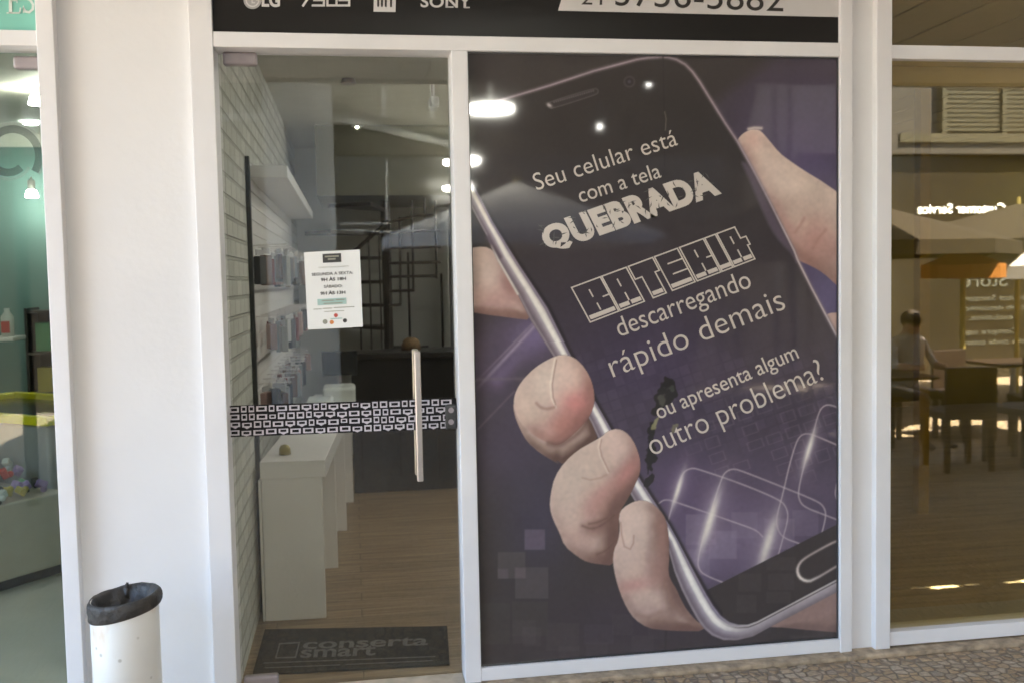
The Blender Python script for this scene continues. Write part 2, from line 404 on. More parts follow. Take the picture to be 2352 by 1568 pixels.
def strip_geo(pts, wpx, plane, closed=False):
    """a flat line of given width along points measured in the frame"""
    P = np.array(pts, float); n = len(P); V = []
    for i in range(n):
        a = P[(i - 1) % n] if (closed or i > 0) else P[i]; b = P[(i + 1) % n] if (closed or i < n - 1) else P[i]
        d0 = P[i] - a; d1 = b - P[i]
        d0 = d0 / (np.linalg.norm(d0) + 1e-9); d1 = d1 / (np.linalg.norm(d1) + 1e-9)
        t = d0 + d1; t = t / (np.linalg.norm(t) + 1e-9); nn = np.array([-t[1], t[0]])
        n0 = np.array([-d1[1], d1[0]]) if np.linalg.norm(d1) > .5 else np.array([-d0[1], d0[0]])
        k = 1 / max(.35, abs(nn @ n0))
        V.append(P[i] + nn * wpx / 2 * k); V.append(P[i] - nn * wpx / 2 * k)
    F_ = []
    for i in range(n if closed else n - 1):
        j = (i + 1) % n; F_.append((2 * i, 2 * j, 2 * j + 1, 2 * i + 1))
    return [plane(v[0], v[1]) for v in V], F_
def quad_geo(c, plane): return [plane(*p) for p in c], [(0, 1, 2, 3)]

# ------------------------------------------------------------------ the setting: ground, walls of the row of shops
MB().box(-60, 60, -60, .12, -.3, 0).build('pavement', M['cobble'])['kind'] = 'structure'
MB().box(2.06, 9, -.055, .115, 0.0, .022, .006).build('kerb_strip', M['kerb'])['kind'] = 'structure'
MB().box(.415, 2.06, -.055, .115, 0.0, .022, .006).build('kerb_strip', M['kerb'])['kind'] = 'structure'
MB().box(-.52, .413, -.07, .115, 0.0, .026, .006).build('threshold', M['stone_sill'])['kind'] = 'structure'
MB().box(-6, -1.07, -.05, .115, 0.0, .024, .006).build('threshold', M['stone_sill'])['kind'] = 'structure'

X_L0, X_L1 = -1.128, -1.066      # post of the left shop
X_D0, X_D1 = -.585, -.497        # post left of the door
X_M0, X_M1 = .412, .478          # mullion between door and poster
X_P0, X_P1 = 2.057, 2.112        # post right of the poster
X_R0, X_R1 = 2.218, 2.288        # post of the right shop
ZT0, ZT1 = 2.579, 2.637          # transom
ZS0, ZS1 = .024, .079            # sill
ZTOP = 3.6

o = MB().box(X_L1, X_D0, .035, .30, 0, ZTOP).build('wall', M['white_wall'])
tag(o, 'wide white painted wall pier behind the litter bin', 'wall')
o = MB().box(X_P1, X_R0, .03, .30, .022, ZTOP).build('wall', M['white_wall'])
tag(o, 'narrow white wall pier between the poster window and the olive window', 'wall')
o = MB().box(-9, X_L0 - 3.2, .03, .3, 0, ZTOP).build('wall', M['white_wall'])
tag(o, 'white wall pier beyond the teal shop', 'wall')
o = MB().box(-9, 2.27, .0, 8.3, ZTOP, 5.0).box(2.2701, 14, .06, .30, 3.14, 5.0).build('upper_storey', M['white_wall'])
tag(o, 'white upper storey above the row of shop fronts', 'building')

# middle shop front
F1 = thing('shopfront_frame', (0, 0, 0), 'white aluminium frame round the open-looking glass door and the phone poster window', 'shop front')
def fbox(name, par, *a, bev=.003): return MB().box(*a, bev=bev).build(name, M['white_frame'], par)
fbox('jamb', F1, X_D0, X_D1, 0, .14, .0, ZTOP)
fbox('jamb', F1, X_P0, X_P1, 0, .14, .0, ZTOP)
fbox('mullion', F1, X_M0, X_M1, .001, .14, .0, ZT0)
fbox('transom', F1, X_D1, X_P0, .002, .14, ZT0, ZT1)
fbox('sill', F1, X_M1, X_P0, .002, .14, ZS0, ZS1)
gk = MB()
for q in ((X_M1, X_M1 + .005, ZS1, ZT0), (X_P0 - .005, X_P0, ZS1, ZT0), (X_M1 + .005, X_P0 - .005, ZT0 - .005, ZT0), (X_M1 + .005, X_P0 - .005, ZS1, ZS1 + .004)): gk.box(q[0], q[1], .018, .030, q[2], q[3])
gk.build('gasket', M['fitting_dark'], F1)
MB().box(X_M1, X_P0, .030, .038, ZS1, ZT0).build('window_pane', M['glass'], F1)

# right shop front
F3 = thing('shopfront_frame', (2.25, 0, 0), 'white aluminium frame round the olive tinted shop window', 'shop front')
fbox('jamb', F3, X_R0, X_R1, -.006, .14, .022, ZTOP)
fbox('transom', F3, X_R1, 5.2, .002, .14, ZT0 - .004, ZT1 - .004)
fbox('sill', F3, X_R1, 5.2, .002, .12, .03, .092)
fbox('jamb', F3, 5.2, 5.28, -.006, .14, .022, ZTOP)
MB().box(X_R1, 5.2, .045, .053, .092, ZT0 - .004).build('window_pane', M['glass_olive'], F3)
MB().box(X_R1, 5.2, .045, .053, ZT1 - .004, ZTOP).build('window_pane', M['glass_olive'], F3)
MB().box(X_R1, 5.2, .1225, .30, .03, .085).build('inner_ledge', M['sign_grey'], F3)
MB().box(X_R1, 5.2, .1425, .20, 2.49, 2.574).build('inner_transom', M['sign_grey'], F3)

# left shop front
F2 = thing('shopfront_frame', (-1.1, 0, 0), 'white aluminium frame of the teal shop at the left', 'shop front')
fbox('jamb', F2, X_L0, X_L1, -.012, .14, .0, ZTOP)
fbox('transom', F2, -4.33, X_L0, .002, .14, 2.572, 2.629)
fbox('jamb', F2, -4.39, -4.33, -.012, .14, .0, ZTOP)

# ------------------------------------------------------------------ signs
def pl_y(y): return lambda px, py: aty(px, py, y)
sg = thing('shop_sign', (.77, .04, 2.64), 'black shop sign with white phone brand logos and a phone number strip', 'sign')
MB().box(X_D1, X_P0, .02, .06, ZT1, ZTOP).build('panel', M['black_sign'], sg)
P = pl_y(.0165)
a_, b_, = P(1282, 25), P(1290, -2)
sl_ = (b_[0] - a_[0]) / (b_[2] - a_[2])
zb = a_[2]
MB().prism([(a_[0], .0165, zb), (X_P0 - .002, .0165, zb), (X_P0 - .002, .0165, zb + .30), (a_[0] + sl_ * .30, .0165, zb + .30)], (0, .003, 0)).build('number_strip', M['sign_white'], sg)
P = pl_y(.0150)
g = [*text_words('3756-5882', (1413, 13), (1799, 27), (1.5, -56), P, spacing=1.02),
     *text_words('21', (1335, 11), (1383, 12), (1, -34), P, spacing=1.1)]
for q in g: from_arrays('number_lettering', *q, M['sign_ink'], sg)
# brand marks: ring logo + LG, slanted lettering, square mark, slab lettering
P = pl_y(.0165)
def circ(cx, cy, r, n=36): return [(cx + r * math.cos(2 * math.pi * k / n), cy + r * math.sin(2 * math.pi * k / n)) for k in range(n)]
v = [P(*p) for p in circ(580, 1, 20.5)]
from_arrays('ring_logo', v, [tuple(range(36))], M['sign_grey'], sg)
P2 = pl_y(.0150)
g = [strip_geo([(580 + 14.5 * math.cos(t), 1 + 14.5 * math.sin(t)) for t in np.linspace(.0, 4.6, 20)], 3.2, P2),
     strip_geo([(579, -8), (579, 7), (586, 7)], 3, P2), strip_geo([(594.5, 1), (588, 1)], 3, P2)]
from_arrays('ring_logo_mark', *join_geo(g), M['sign_white'], sg)
g = [text_disp('LG', (601, 14.5), (643, 15.5), (.5, -28), P2, offset=.035)]
# ASUS, drawn with bars
def bar(pts, wd): g.append(strip_geo(pts, wd, P2))
bar([(695, 15.5), (712, -10), (726, -10)], 5); bar([(719, 4), (727, 4)], 0.1)
for xo in (719, 777):
    bar([(xo + 28, -10), (xo + 3, -10), (xo + 3, 1), (xo + 25, 1), (xo + 25, 13.2), (xo - 3, 13.2)], 5)
bar([(752, -10), (752, 13.2), (773, 13.2), (773, -10)], 5)
g.append(text_disp('SONY', (966, 16.5), (1082, 18.5), (.5, -25), P2, offset=.02, spacing=1.04))
for (x0, x1, yy) in ((1030, 1042, 16.9), (1066, 1079, 18.0), (1023, 1031, 16.9)): bar([(x0, yy), (x1, yy)], 3.2)
for q in (g[:1], g[1:3], g[3:4], g[4:5], g[5:6], g[6:]): from_arrays('brand_lettering', *join_geo(q), M['sign_white'], sg)
from_arrays('square_logo', *quad_geo([(858, 27.5), (908.5, 28.5), (909.5, -20), (859, -20)], P), M['sign_white'], sg)
g = []
bar([(868.5, 16), (868.5, -10), (886, -10), (886, 16.5)], 4.2); bar([(877.3, 16.2), (877.3, -3)], 4.2); bar([(898, 17), (898, -10)], 4.6)
from_arrays('square_logo_mark', *join_geo(g), M['sign_ink'], sg)

tg = thing('shop_sign', (-2.5, .04, 2.63), 'teal shop sign with pale serif capitals, cut by the picture edge', 'sign')
MB().box(-4.33, X_L0, .02, .06, 2.629, ZTOP).build('panel', M['teal_sign'], tg)
P2 = pl_y(.0165); g = []
bar([(-10, 30), (-10, -30)], 8); bar([(-20, 31), (0, 31)], 3); bar([(-30, -28), (10, -28)], 4)
bar([(24, 31), (24, -30)], 7.5); bar([(15, 30.5), (46, 30.5)], 3); bar([(45, 31), (47, 18)], 3); bar([(24, 2), (39, 2)], 3); bar([(39, 8), (39, -5)], 2.5); bar([(15, -28), (46, -28)], 3)
bar([(77, -14), (73, -24), (64, -27), (56, -22), (55, -13), (60, -5), (70, 2), (76, 11), (75, 22), (67, 29), (58, 27), (54, 19)], 5.5); bar([(54, 14), (54, 31)], 2.5)
from_arrays('sign_lettering', *join_geo(g), M['teal_letter'], tg)

# ------------------------------------------------------------------ glass door of the middle shop
YD = .095
dr = thing('glass_door', (X_D1, YD, .03), 'frameless glass door with a long steel pull bar and a black icon band', 'door')
MB().box(X_D1 + .012, X_M0 - .004, YD, YD + .009, .032, ZT0 - .008, bev=.0015).build('glass_pane', M['glass'], dr)
def patch(parent, px0, py0, px1, py1, y, m, nm):
    a, b = aty(px0, py1, y), aty(px1, py0, y)
    return MB().box(a[0], b[0], y - .012, y + .03, a[2], b[2], bev=.011, seg=4).build(nm, m, parent, smooth=False)
patch(dr, 512, 121, 590, 151, YD, M['fitting'], 'hinge_fitting')
patch(dr, 561, 1547, 640, 1580, YD, M['fitting'], 'hinge_fitting')
lk = patch(dr, 1023, 926, 1049, 985, YD, M['fitting_dark'], 'lock')
for py in (941, 968):
    c = aty(1036, py, YD - .013); MB().cyl(c, .011, .014, 'Y').build('lock_cylinder', M['fitting'], lk)
hd = MB()
c0, c1 = aty(959, 806, YD - .065), aty(964, 1104, YD - .065)
xm = (c0[0] + c1[0]) / 2
hd.box(xm - .0125, xm + .0125, YD - .078, YD - .052, c1[2], c0[2], bev=.004)
hd.box(xm - .0125, xm + .0125, YD + .06, YD + .086, c1[2], c0[2], bev=.004)
for zz in (c1[2] + .09, c0[2] - .09): hd.cyl((xm, YD + .005, zz), .008, .13, 'Y')
hd.build('pull_handle', M['silver'], dr)
# band of device icons
P = pl_y(YD - .0015); P2 = pl_y(YD - .0030); P3 = pl_y(YD - .0042)
BL, BR, TR_, TL_ = (527, 1003), (1050, 983), (1048, 913), (526, 931)
def bq(u, v_):
    b = np.array(BL) * (1 - u) + np.array(BR) * u; t = np.array(TL_) * (1 - u) + np.array(TR_) * u
    return tuple(b * (1 - v_) + t * v_)
from_arrays('decal_band', *quad_geo([BL, BR, TR_, TL_], P), M['band_black'], dr)
rng = random.Random(4); gw, gb = [], []
for row in range(4):
    u = -.004 + rng.random() * .01
    v0 = row * .25
    while u < .995:
        kind = rng.choice(['tv', 'phone', 'pad', 'mon', 'tv', 'small', 'mon'])
        du = {'tv': .046, 'phone': .024, 'pad': .032, 'mon': .042, 'small': .028}[kind]
        hh = {'tv': .165, 'phone': .20, 'pad': .205, 'mon': .14, 'small': .13}[kind]
        vb = v0 + (.25 - hh) * rng.uniform(.35, .65)
        u1 = min(u + du, 1.0)
        if u1 - u > .012:
            a = max(u, .001)
            gw.append(quad_geo([bq(a, vb), bq(u1, vb), bq(u1, vb + hh), bq(a, vb + hh)], P2))
            iu, iv = (u1 - a) * .19, hh * .22
            gb.append(quad_geo([bq(a + iu, vb + iv * 1.2), bq(u1 - iu, vb + iv * 1.2), bq(u1 - iu, vb + hh - iv), bq(a + iu, vb + hh - iv)], P3))
            if kind == 'mon':
                m_ = (a + u1) / 2
                gw.append(([P2(*bq(m_ - .014, vb)), P2(*bq(m_ + .014, vb)), P2(*bq(m_, max(vb - .06, .002)))], [(0, 2, 1)]))
        u = u1 + .0095
from_arrays('decal_icons', *join_geo(gw), M['band_white'], dr)
from_arrays('decal_icon_screens', *join_geo(gb), M['band_black'], dr)

# paper notice taped on the door
nt_ = thing('paper_notice', tuple(aty(765, 665, YD - .001)), 'white paper notice of opening hours taped to the glass door', 'notice')
NQ = [(707, 757), (833.5, 750.5), (826.5, 573.5), (698, 580)]
P = pl_y(YD - .0016); P2 = pl_y(YD - .0030)
from_arrays('sheet', *quad_geo(NQ, P), M['paper'], nt_)
def nq(u, v_):
    b = np.array(NQ[0]) * (1 - u) + np.array(NQ[1]) * u; t = np.array(NQ[3]) * (1 - u) + np.array(NQ[2]) * u
    return tuple(b * (1 - v_) + t * v_)
def ntext(s, u0, u1, v0, hv, **k):
    p0, p1 = nq(u0, v0), nq(u1, v0); t = nq(u0, v0 + hv)
    return text_words(s, p0, p1, np.array(t) - np.array(p0), P2, **k)
def nblock(u0, u1, v0, v1, pl=None): return quad_geo([nq(u0, v0), nq(u1, v0), nq(u1, v1), nq(u0, v1)], pl or P2)
for q in sum([ntext('9H ÀS 18H', .28, .73, .615, .038, offset=.03), ntext('9H ÀS 13H', .26, .71, .438, .038, offset=.03), ntext('SEGUNDA A SEXTA:', .12, .86, .69, .036, offset=.015), ntext('SÁBADO:', .33, .66, .525, .036, offset=.01)], []): from_arrays('lettering', *q, M['ink'], nt_)
for q in ntext('HORÁRIO DE FUNCIONAMENTO', .25, .79, .785, .017) + [nblock(.12, .27, .253, .262), nblock(.29, .46, .256, .266), nblock(.49, .86, .26, .27), nblock(.31, .67, .216, .224)]: from_arrays('fine_print', *q, M['ink_grey'], nt_)
from_arrays('highlight', *nblock(.2, .72, .305, .385), M['ink_teal'], nt_)
P3 = pl_y(YD - .0042)
from_arrays('highlight_lettering', *join_geo([nblock(.28, .5, .355, .368, P3), nblock(.53, .69, .358, .372, P3), nblock(.31, .65, .318, .33, P3)]), M['ink_grey'], nt_)
from_arrays('logo_block', *nblock(.33, .66, .85, .965), M['ink'], nt_)
from_arrays('logo_block_lettering', *join_geo([nblock(.37, .62, .92, .94, P3), nblock(.42, .56, .885, .905, P3)]), M['ink_grey'], nt_)
def ndot(u, v_, r, m, nm):
    c = nq(u, v_); from_arrays(nm, [P2(*p) for p in circ(c[0], c[1], r, 20)], [tuple(range(20))], m, nt_)
ndot(.52, .165, 4.6, M['ink_red'], 'red_dot'); ndot(.32, .09, 5.6, M['ink_grey'], 'emblem'); ndot(.44, .08, 4.8, M['ink_orange'], 'orange_dot'); ndot(.68, .092, 4.8, M['ink'], 'emblem')
from_arrays('teal_line', *nblock(.42, .63, .118, .13), M['ink_teal'], nt_)
# ------------------------------------------------------------------ poster in the window: a printed picture (print colours with the reflected haze lifted in)
YP = .026
po = thing('window_poster', (1.27, YP, ZS1), 'tall glossy purple poster of a hand holding a black smartphone, filling the window', 'poster')
NX, NZ = 440, 700
xs = np.linspace(X_M1 + .001, X_P0 - .001, NX); zs = np.linspace(ZS1 + .001, ZT0 - .001, NZ)
GX, GZ = np.meshgrid(xs, zs)
D = np.stack([GX - EYE[0], np.full_like(GX, YP - EYE[1]), GZ - EYE[2]], -1) @ RM.T
PX = D[..., 0] / D[..., 2] * FPX + 1176; PY = D[..., 1] / D[..., 2] * FPX + 784
# tracing frames (crop origin and scale) -> measuring frame
def fr(x0, y0, s): return lambda pts: [(x0 + a / s, y0 + b / s) for a, b in pts]
fA = fr(1033.6, 86.1, 3.0337); fB = fr(1435.5, 86.1, 3.0337); fC = fr(1062.3, 545.5, 3.0337)
fD = fr(1435.5, 545.5, 3.0337); fE = fr(1062.3, 976.2, 2.6489); fF = fr(1435.5, 976.2, 2.6489)
def smooth_pts(pts, it=2):
    P = np.array(pts, float)
    for _ in range(it):
        Q = np.roll(P, -1, 0); P = np.stack([.75 * P + .25 * Q, .25 * P + .75 * Q], 1).reshape(-1, 2)
    return P
def open_smooth(pts, it=2):
    P = np.array(pts, float)
    for _ in range(it):
        Q = np.stack([.75 * P[:-1] + .25 * P[1:], .25 * P[:-1] + .75 * P[1:]], 1).reshape(-1, 2); P = np.vstack([P[:1], Q, P[-1:]])
    return P
def seg_dist(pts, closed=False):
    P = np.array(pts, float); best = np.full(PX.shape, 1e9); n = len(P)
    for i in range(n if closed else n - 1):
        a, b = P[i], P[(i + 1) % n]; d = b - a; L = d @ d + 1e-9
        t = np.clip(((PX - a[0]) * d[0] + (PY - a[1]) * d[1]) / L, 0, 1)
        best = np.minimum(best, (PX - a[0] - t * d[0]) ** 2 + (PY - a[1] - t * d[1]) ** 2)
    return np.sqrt(best)
def sdf(pts, rounded=0):
    """signed distance, positive inside"""
    P = smooth_pts(pts, rounded) if rounded else np.array(pts, float)
    ins = np.zeros(PX.shape, bool); n = len(P)
    for i in range(n):
        (x0, y0), (x1, y1) = P[i], P[(i + 1) % n]
        if y0 == y1: continue
        c = ((y0 > PY) != (y1 > PY)) & (PX < (x1 - x0) * (PY - y0) / (y1 - y0) + x0); ins ^= c
    return np.where(ins, 1, -1) * seg_dist(P, True)
def aa(d, w=1.6): return np.clip(d / w + .5, 0, 1)
def sst(a, b, x): t = np.clip((x - a) / (b - a), 0, 1); return t * t * (3 - 2 * t)
def blur(a, r, it=3):
    for _ in range(it):
        for ax in (0, 1):
            pad = [(0, 0), (0, 0)]; pad[ax] = (r + 1, r)
            c = np.cumsum(np.pad(a, pad, mode='edge'), axis=ax)
            n = a.shape[ax]
            a = (np.take(c, range(2 * r + 1, 2 * r + 1 + n), ax) - np.take(c, range(0, n), ax)) / (2 * r + 1)
    return a
nrg = np.random.default_rng(3)
def fbm(r): x = blur(nrg.standard_normal(PX.shape), r); return x / x.std()
IMG = np.zeros(PX.shape + (3,))
def C3(r, g, b): return np.array([r, g, b], float)
def put(col, alpha):
    global IMG
    IMG = IMG * (1 - alpha[..., None]) + (col if getattr(col, 'ndim', 1) == 3 else np.asarray(col, float)) * alpha[..., None]
def glow(cx, cy, rx, ry, ang=0.):
    c, s_ = math.cos(ang), math.sin(ang); dx, dy = PX - cx, PY - cy
    return np.exp(-(((dx * c + dy * s_) / rx) ** 2 + ((-dx * s_ + dy * c) / ry) ** 2))

# background
IMG[:] = C3(52, 47, 43)
put(C3(78, 64, 104), .95 * glow(1850, 420, 240, 330))
put(C3(84, 74, 122), .9 * glow(1900, 690, 130, 140))
put(C3(47, 43, 39), .85 * aa((PX - 1640) * -.82 + (PY - 232) * -1.15, 46) * (PX > 1400))
put(C3(84, 72, 92), .9 * glow(1140, 830, 130, 130)); put(C3(120, 104, 148), .85 * glow(1228, 770, 70, 60))
put(C3(72, 62, 84), .8 * glow(1180, 1010, 160, 140)); put(C3(56, 52, 76), .75 * glow(1240, 1190, 90, 130)); put(C3(58, 48, 64), .7 * glow(1500, 1440, 260, 120))
put(C3(64, 54, 52), .4 * glow(1500, 1500, 500, 60))
bm_ = seg_dist(fC([(520, 600), (90, 1060)])); put(C3(176, 160, 178), .8 * np.exp(-(bm_ / 4.5) ** 2) * sst(1070, 1190, PX))
bm_ = seg_dist(fC([(500, 590), (85, 1010)])); put(C3(150, 134, 152), .6 * np.exp(-(bm_ / 3) ** 2) * sst(1070, 1190, PX))
bm_ = seg_dist(fC([(560, 620), (240, 990)])); put(C3(126, 108, 150), .5 * np.exp(-(bm_ / 20) ** 2))
bm_ = seg_dist(fC([(440, 980), (90, 985)])); put(C3(108, 98, 108), .5 * np.exp(-(bm_ / 4) ** 2))
bm_ = seg_dist(fC([(360, 1070), (110, 1330)])); put(C3(104, 90, 100), .6 * np.exp(-(bm_ / 2.5) ** 2))
def sq(pts, col, al): put(col, al * aa(sdf(pts, 0), 3))
def rect(f, x0, y0, x1, y1): return f([(x0, y0), (x1, y0), (x1, y1), (x0, y1)])
sq(rect(fE, 378, 632, 502, 755), C3(94, 82, 100), .8); sq(rect(fE, 215, 770, 382, 930), C3(76, 69, 68), .75)
sq(rect(fE, 320, 862, 522, 1052), C3(78, 71, 72), .7); sq(rect(fE, 215, 872, 278, 930), C3(94, 84, 88), .6); sq(rect(fE, 320, 865, 384, 928), C3(96, 86, 88), .7)
sq(rect(fE, 510, 1200, 710, 1370), C3(66, 58, 58), .55); sq(rect(fE, 740, 1210, 920, 1330), C3(66, 57, 66), .5); sq(rect(fE, 300, 1070, 520, 1280), C3(62, 57, 52), .6); sq(rect(fE, 110, 1080, 290, 1330), C3(62, 58, 52), .5)
for _ in range(16):
    x_, y_ = nrg.uniform(1110, 1900), nrg.uniform(1400, 1500); s_ = nrg.uniform(25, 60)
    sq([(x_, y_), (x_ + s_, y_), (x_ + s_, y_ + s_), (x_, y_ + s_)], C3(80, 70, 72), .22)

# skin: a rounded photograph of flesh, shaded as printed
skin_noise = fbm(7) * .035 + fbm(2) * .012
def flesh(pts, R, lite, dark, al=1., rounded=2, light=(-.45, -.42, .78), spots=(), amb=.42):
    d = sdf(pts, rounded); ins = np.clip(d, 0, None)
    h = np.sqrt(np.clip(1 - (1 - np.clip(ins / R, 0, 1)) ** 2, 0, 1)); h = blur(h, max(2, int(R * .08)), 2)
    gy, gx = np.gradient(h * R, 2.03); gy = -gy          # rows go up the poster, picture y goes down
    nz = 1 / np.sqrt(1 + gx ** 2 + gy ** 2); nx, ny = -gx * nz, -gy * nz
    sh = np.clip(nx * light[0] + ny * light[1] + nz * light[2], 0, 1)
    sh = np.clip(amb + (1 - amb) * sh * 1.22 + skin_noise, 0, 1.1)
    t = sst(.45, 1.05, sh)[..., None]
    col = np.asarray(dark, float) * (1 - t) + np.asarray(lite, float) * t
    for (cx, cy, rx, ry, an, c, a) in spots:
        gg = (a * glow(cx, cy, rx, ry, an))[..., None]; col = col * (1 - gg) + np.asarray(c, float) * gg
    put(col, al * aa(d, 2.2))
    return d
LITE, DARK, ROSE = C3(213, 188, 172), C3(128, 92, 80), C3(206, 138, 128)
p1 = lambda f, x, y: f([(x, y)])[0]
# finger behind the phone, left
flesh(fC([(40, 75), (150, 62), (215, 90), (290, 190), (360, 310), (420, 420), (500, 580), (300, 556), (140, 535), (40, 515)]), 55, C3(208, 182, 168), C3(132, 96, 88), rounded=1, light=(-.15, -.35, .9),
      spots=[(*p1(fC, 190, 300), 34, 40, 0, C3(218, 196, 184), .7), (*p1(fC, 330, 350), 40, 22, 1.1, C3(160, 112, 106), .8), (*p1(fC, 230, 430), 55, 30, .1, C3(196, 150, 142), .7), (*p1(fC, 300, 545), 70, 10, .1, C3(140, 104, 92), .8)])
# thumb on the right
flesh(fB([(778, 730), (800, 690), (840, 658), (885, 642), (935, 645), (965, 672), (1010, 725), (1075, 805), (1140, 855), (1250, 930), (1400, 1020), (1600, 1170)]) + fD([(1600, 430), (1515, 368), (1460, 320), (1390, 255), (1310, 205), (1180, 150), (1130, 30)]) + fB([(1120, 1390), (1000, 1160), (880, 930)]), 75, C3(210, 186, 170), C3(146, 106, 96), rounded=1, light=(-.1, -.55, .8), amb=.5,
      spots=[(*p1(fB, 890, 720), 22, 26, 0, C3(206, 150, 138), .5), (*p1(fB, 1020, 1000), 40, 70, -.5, C3(216, 192, 178), .7), (*p1(fB, 1300, 1420), 46, 60, .5, C3(192, 142, 130), .8), (*p1(fB, 1120, 1320), 18, 70, -.5, C3(196, 150, 138), .6), (*p1(fB, 1450, 1500), 60, 40, .6, C3(168, 122, 112), .7), (*p1(fD, 1260, 150), 60, 14, .7, C3(140, 100, 90), .6)])
for q in ([(1250, 1260), (1220, 1310), (1185, 1360)], [(1400, 1340), (1350, 1400), (1310, 1470)]):
    put(C3(164, 118, 106), .45 * np.exp(-(seg_dist(fB(q)) / 4) ** 2))
put(C3(222, 204, 190), .8 * np.exp(-(seg_dist(fB([(862, 640), (900, 632), (950, 634)])) / 4) ** 2))
flesh(fD([(1395, 560), (1410, 532), (1450, 524), (1540, 524), (1540, 800)]), 22, C3(194, 160, 148), C3(128, 92, 84), rounded=1)
# palm under the phone
flesh(fF([(880, 1225), (1000, 1160), (1150, 1080), (1340, 970), (1340, 1262), (1100, 1242), (960, 1228)]), 50, C3(150, 118, 108), C3(112, 84, 76), rounded=0, amb=.6)
# knuckle of the big finger, then its tip
flesh(fC([(352, 1140), (360, 1225), (400, 1330), (450, 1420), (540, 1500), (680, 1580)]) + fE([(560, 205), (622, 240), (720, 190), (830, 60)]) + fC([(940, 1400), (900, 1240), (700, 1100)]), 46, C3(196, 166, 150), C3(96, 68, 56), rounded=1, amb=.35)
flesh(fC([(640, 825), (700, 812), (770, 828), (830, 875), (890, 965), (918, 1060), (922, 1150), (890, 1240), (835, 1310), (760, 1380), (700, 1430), (650, 1447), (600, 1430), (520, 1390), (440, 1330), (380, 1250), (352, 1150), (372, 1060), (430, 975), (520, 890)]), 66, C3(218, 190, 174), C3(150, 104, 92), rounded=2,
      spots=[(*p1(fC, 780, 1140), 34, 36, .6, C3(216, 128, 122), .85), (*p1(fC, 690, 1290), 44, 30, -.6, C3(196, 126, 112), .75), (*p1(fC, 740, 960), 36, 40, 0, C3(226, 194, 178), .8), (*p1(fC, 560, 1010), 26, 50, .2, C3(222, 202, 184), .8), (*p1(fC, 470, 1200), 30, 50, .3, C3(206, 178, 158), .6), (*p1(fC, 830, 1270), 40, 12, -.8, C3(150, 96, 86), .6)])
put(C3(236, 220, 202), .85 * np.exp(-(seg_dist(smooth_pts(fC([(645, 840), (628, 920), (612, 1020), (618, 1110), (650, 1180)]), 0)) / 2.4) ** 2))
put(C3(160, 122, 106), .6 * np.exp(-(seg_dist(fC([(655, 850), (640, 930), (626, 1020), (632, 1110), (648, 1160)])) / 2.0) ** 2))
put(C3(160, 118, 104), .6 * np.exp(-(seg_dist(open_smooth(fC([(515, 1150), (545, 1182), (590, 1192), (640, 1178)]))) / 4) ** 2))
put(C3(104, 72, 60), .6 * np.exp(-(seg_dist(open_smooth(fC([(600, 1432), (660, 1449), (740, 1412), (830, 1340), (880, 1260)]))) / 7) ** 2))
# second finger
flesh(fE([(845, 68), (880, 35), (920, 20), (965, 22), (1015, 55), (1055, 120), (1083, 205), (1083, 285), (1055, 350), (1005, 450), (955, 525), (950, 610), (955, 700), (935, 790), (912, 852), (850, 846), (760, 832), (700, 798), (620, 732), (592, 655), (550, 570), (530, 500), (535, 420), (560, 312), (620, 222), (700, 150), (780, 105)]), 78, C3(212, 184, 166), C3(112, 78, 66), rounded=1,
      spots=[(*p1(fE, 960, 130), 42, 46, .3, C3(224, 190, 176), .85), (*p1(fE, 1000, 290), 50, 20, -.9, C3(200, 132, 124), .8), (*p1(fE, 850, 420), 46, 26, -.8, C3(192, 132, 120), .7), (*p1(fE, 700, 300), 60, 50, -.6, C3(214, 190, 170), .7), (*p1(fE, 830, 620), 44, 18, -.4, C3(142, 100, 86), .75), (*p1(fE, 900, 600), 16, 46, .1, C3(104, 72, 60), .7), (*p1(fE, 700, 700), 50, 34, .5, C3(196, 158, 142), .6), (*p1(fE, 800, 520), 30, 40, .2, C3(196, 140, 126), .5)])
put(C3(232, 212, 192), .85 * np.exp(-(seg_dist(fE([(838, 80), (826, 130), (838, 190), (862, 240), (885, 285)])) / 2.4) ** 2))
put(C3(170, 124, 110), .5 * np.exp(-(seg_dist(fE([(846, 85), (836, 135), (848, 188), (872, 238), (890, 280)])) / 2) ** 2))
put(C3(178, 142, 124), .55 * np.exp(-(seg_dist(fE([(730, 318), (780, 330), (840, 318), (875, 300)])) / 3) ** 2))
for q in ([(730, 610), (790, 632), (860, 600), (925, 545)], [(820, 782), (870, 765), (930, 700)], [(770, 598), (820, 590), (880, 562)]):
    dq = seg_dist(open_smooth(fE(q))); put(C3(118, 82, 68), .45 * np.exp(-(dq / 6) ** 2)); put(C3(92, 62, 50), .3 * np.exp(-(dq / 2.2) ** 2))
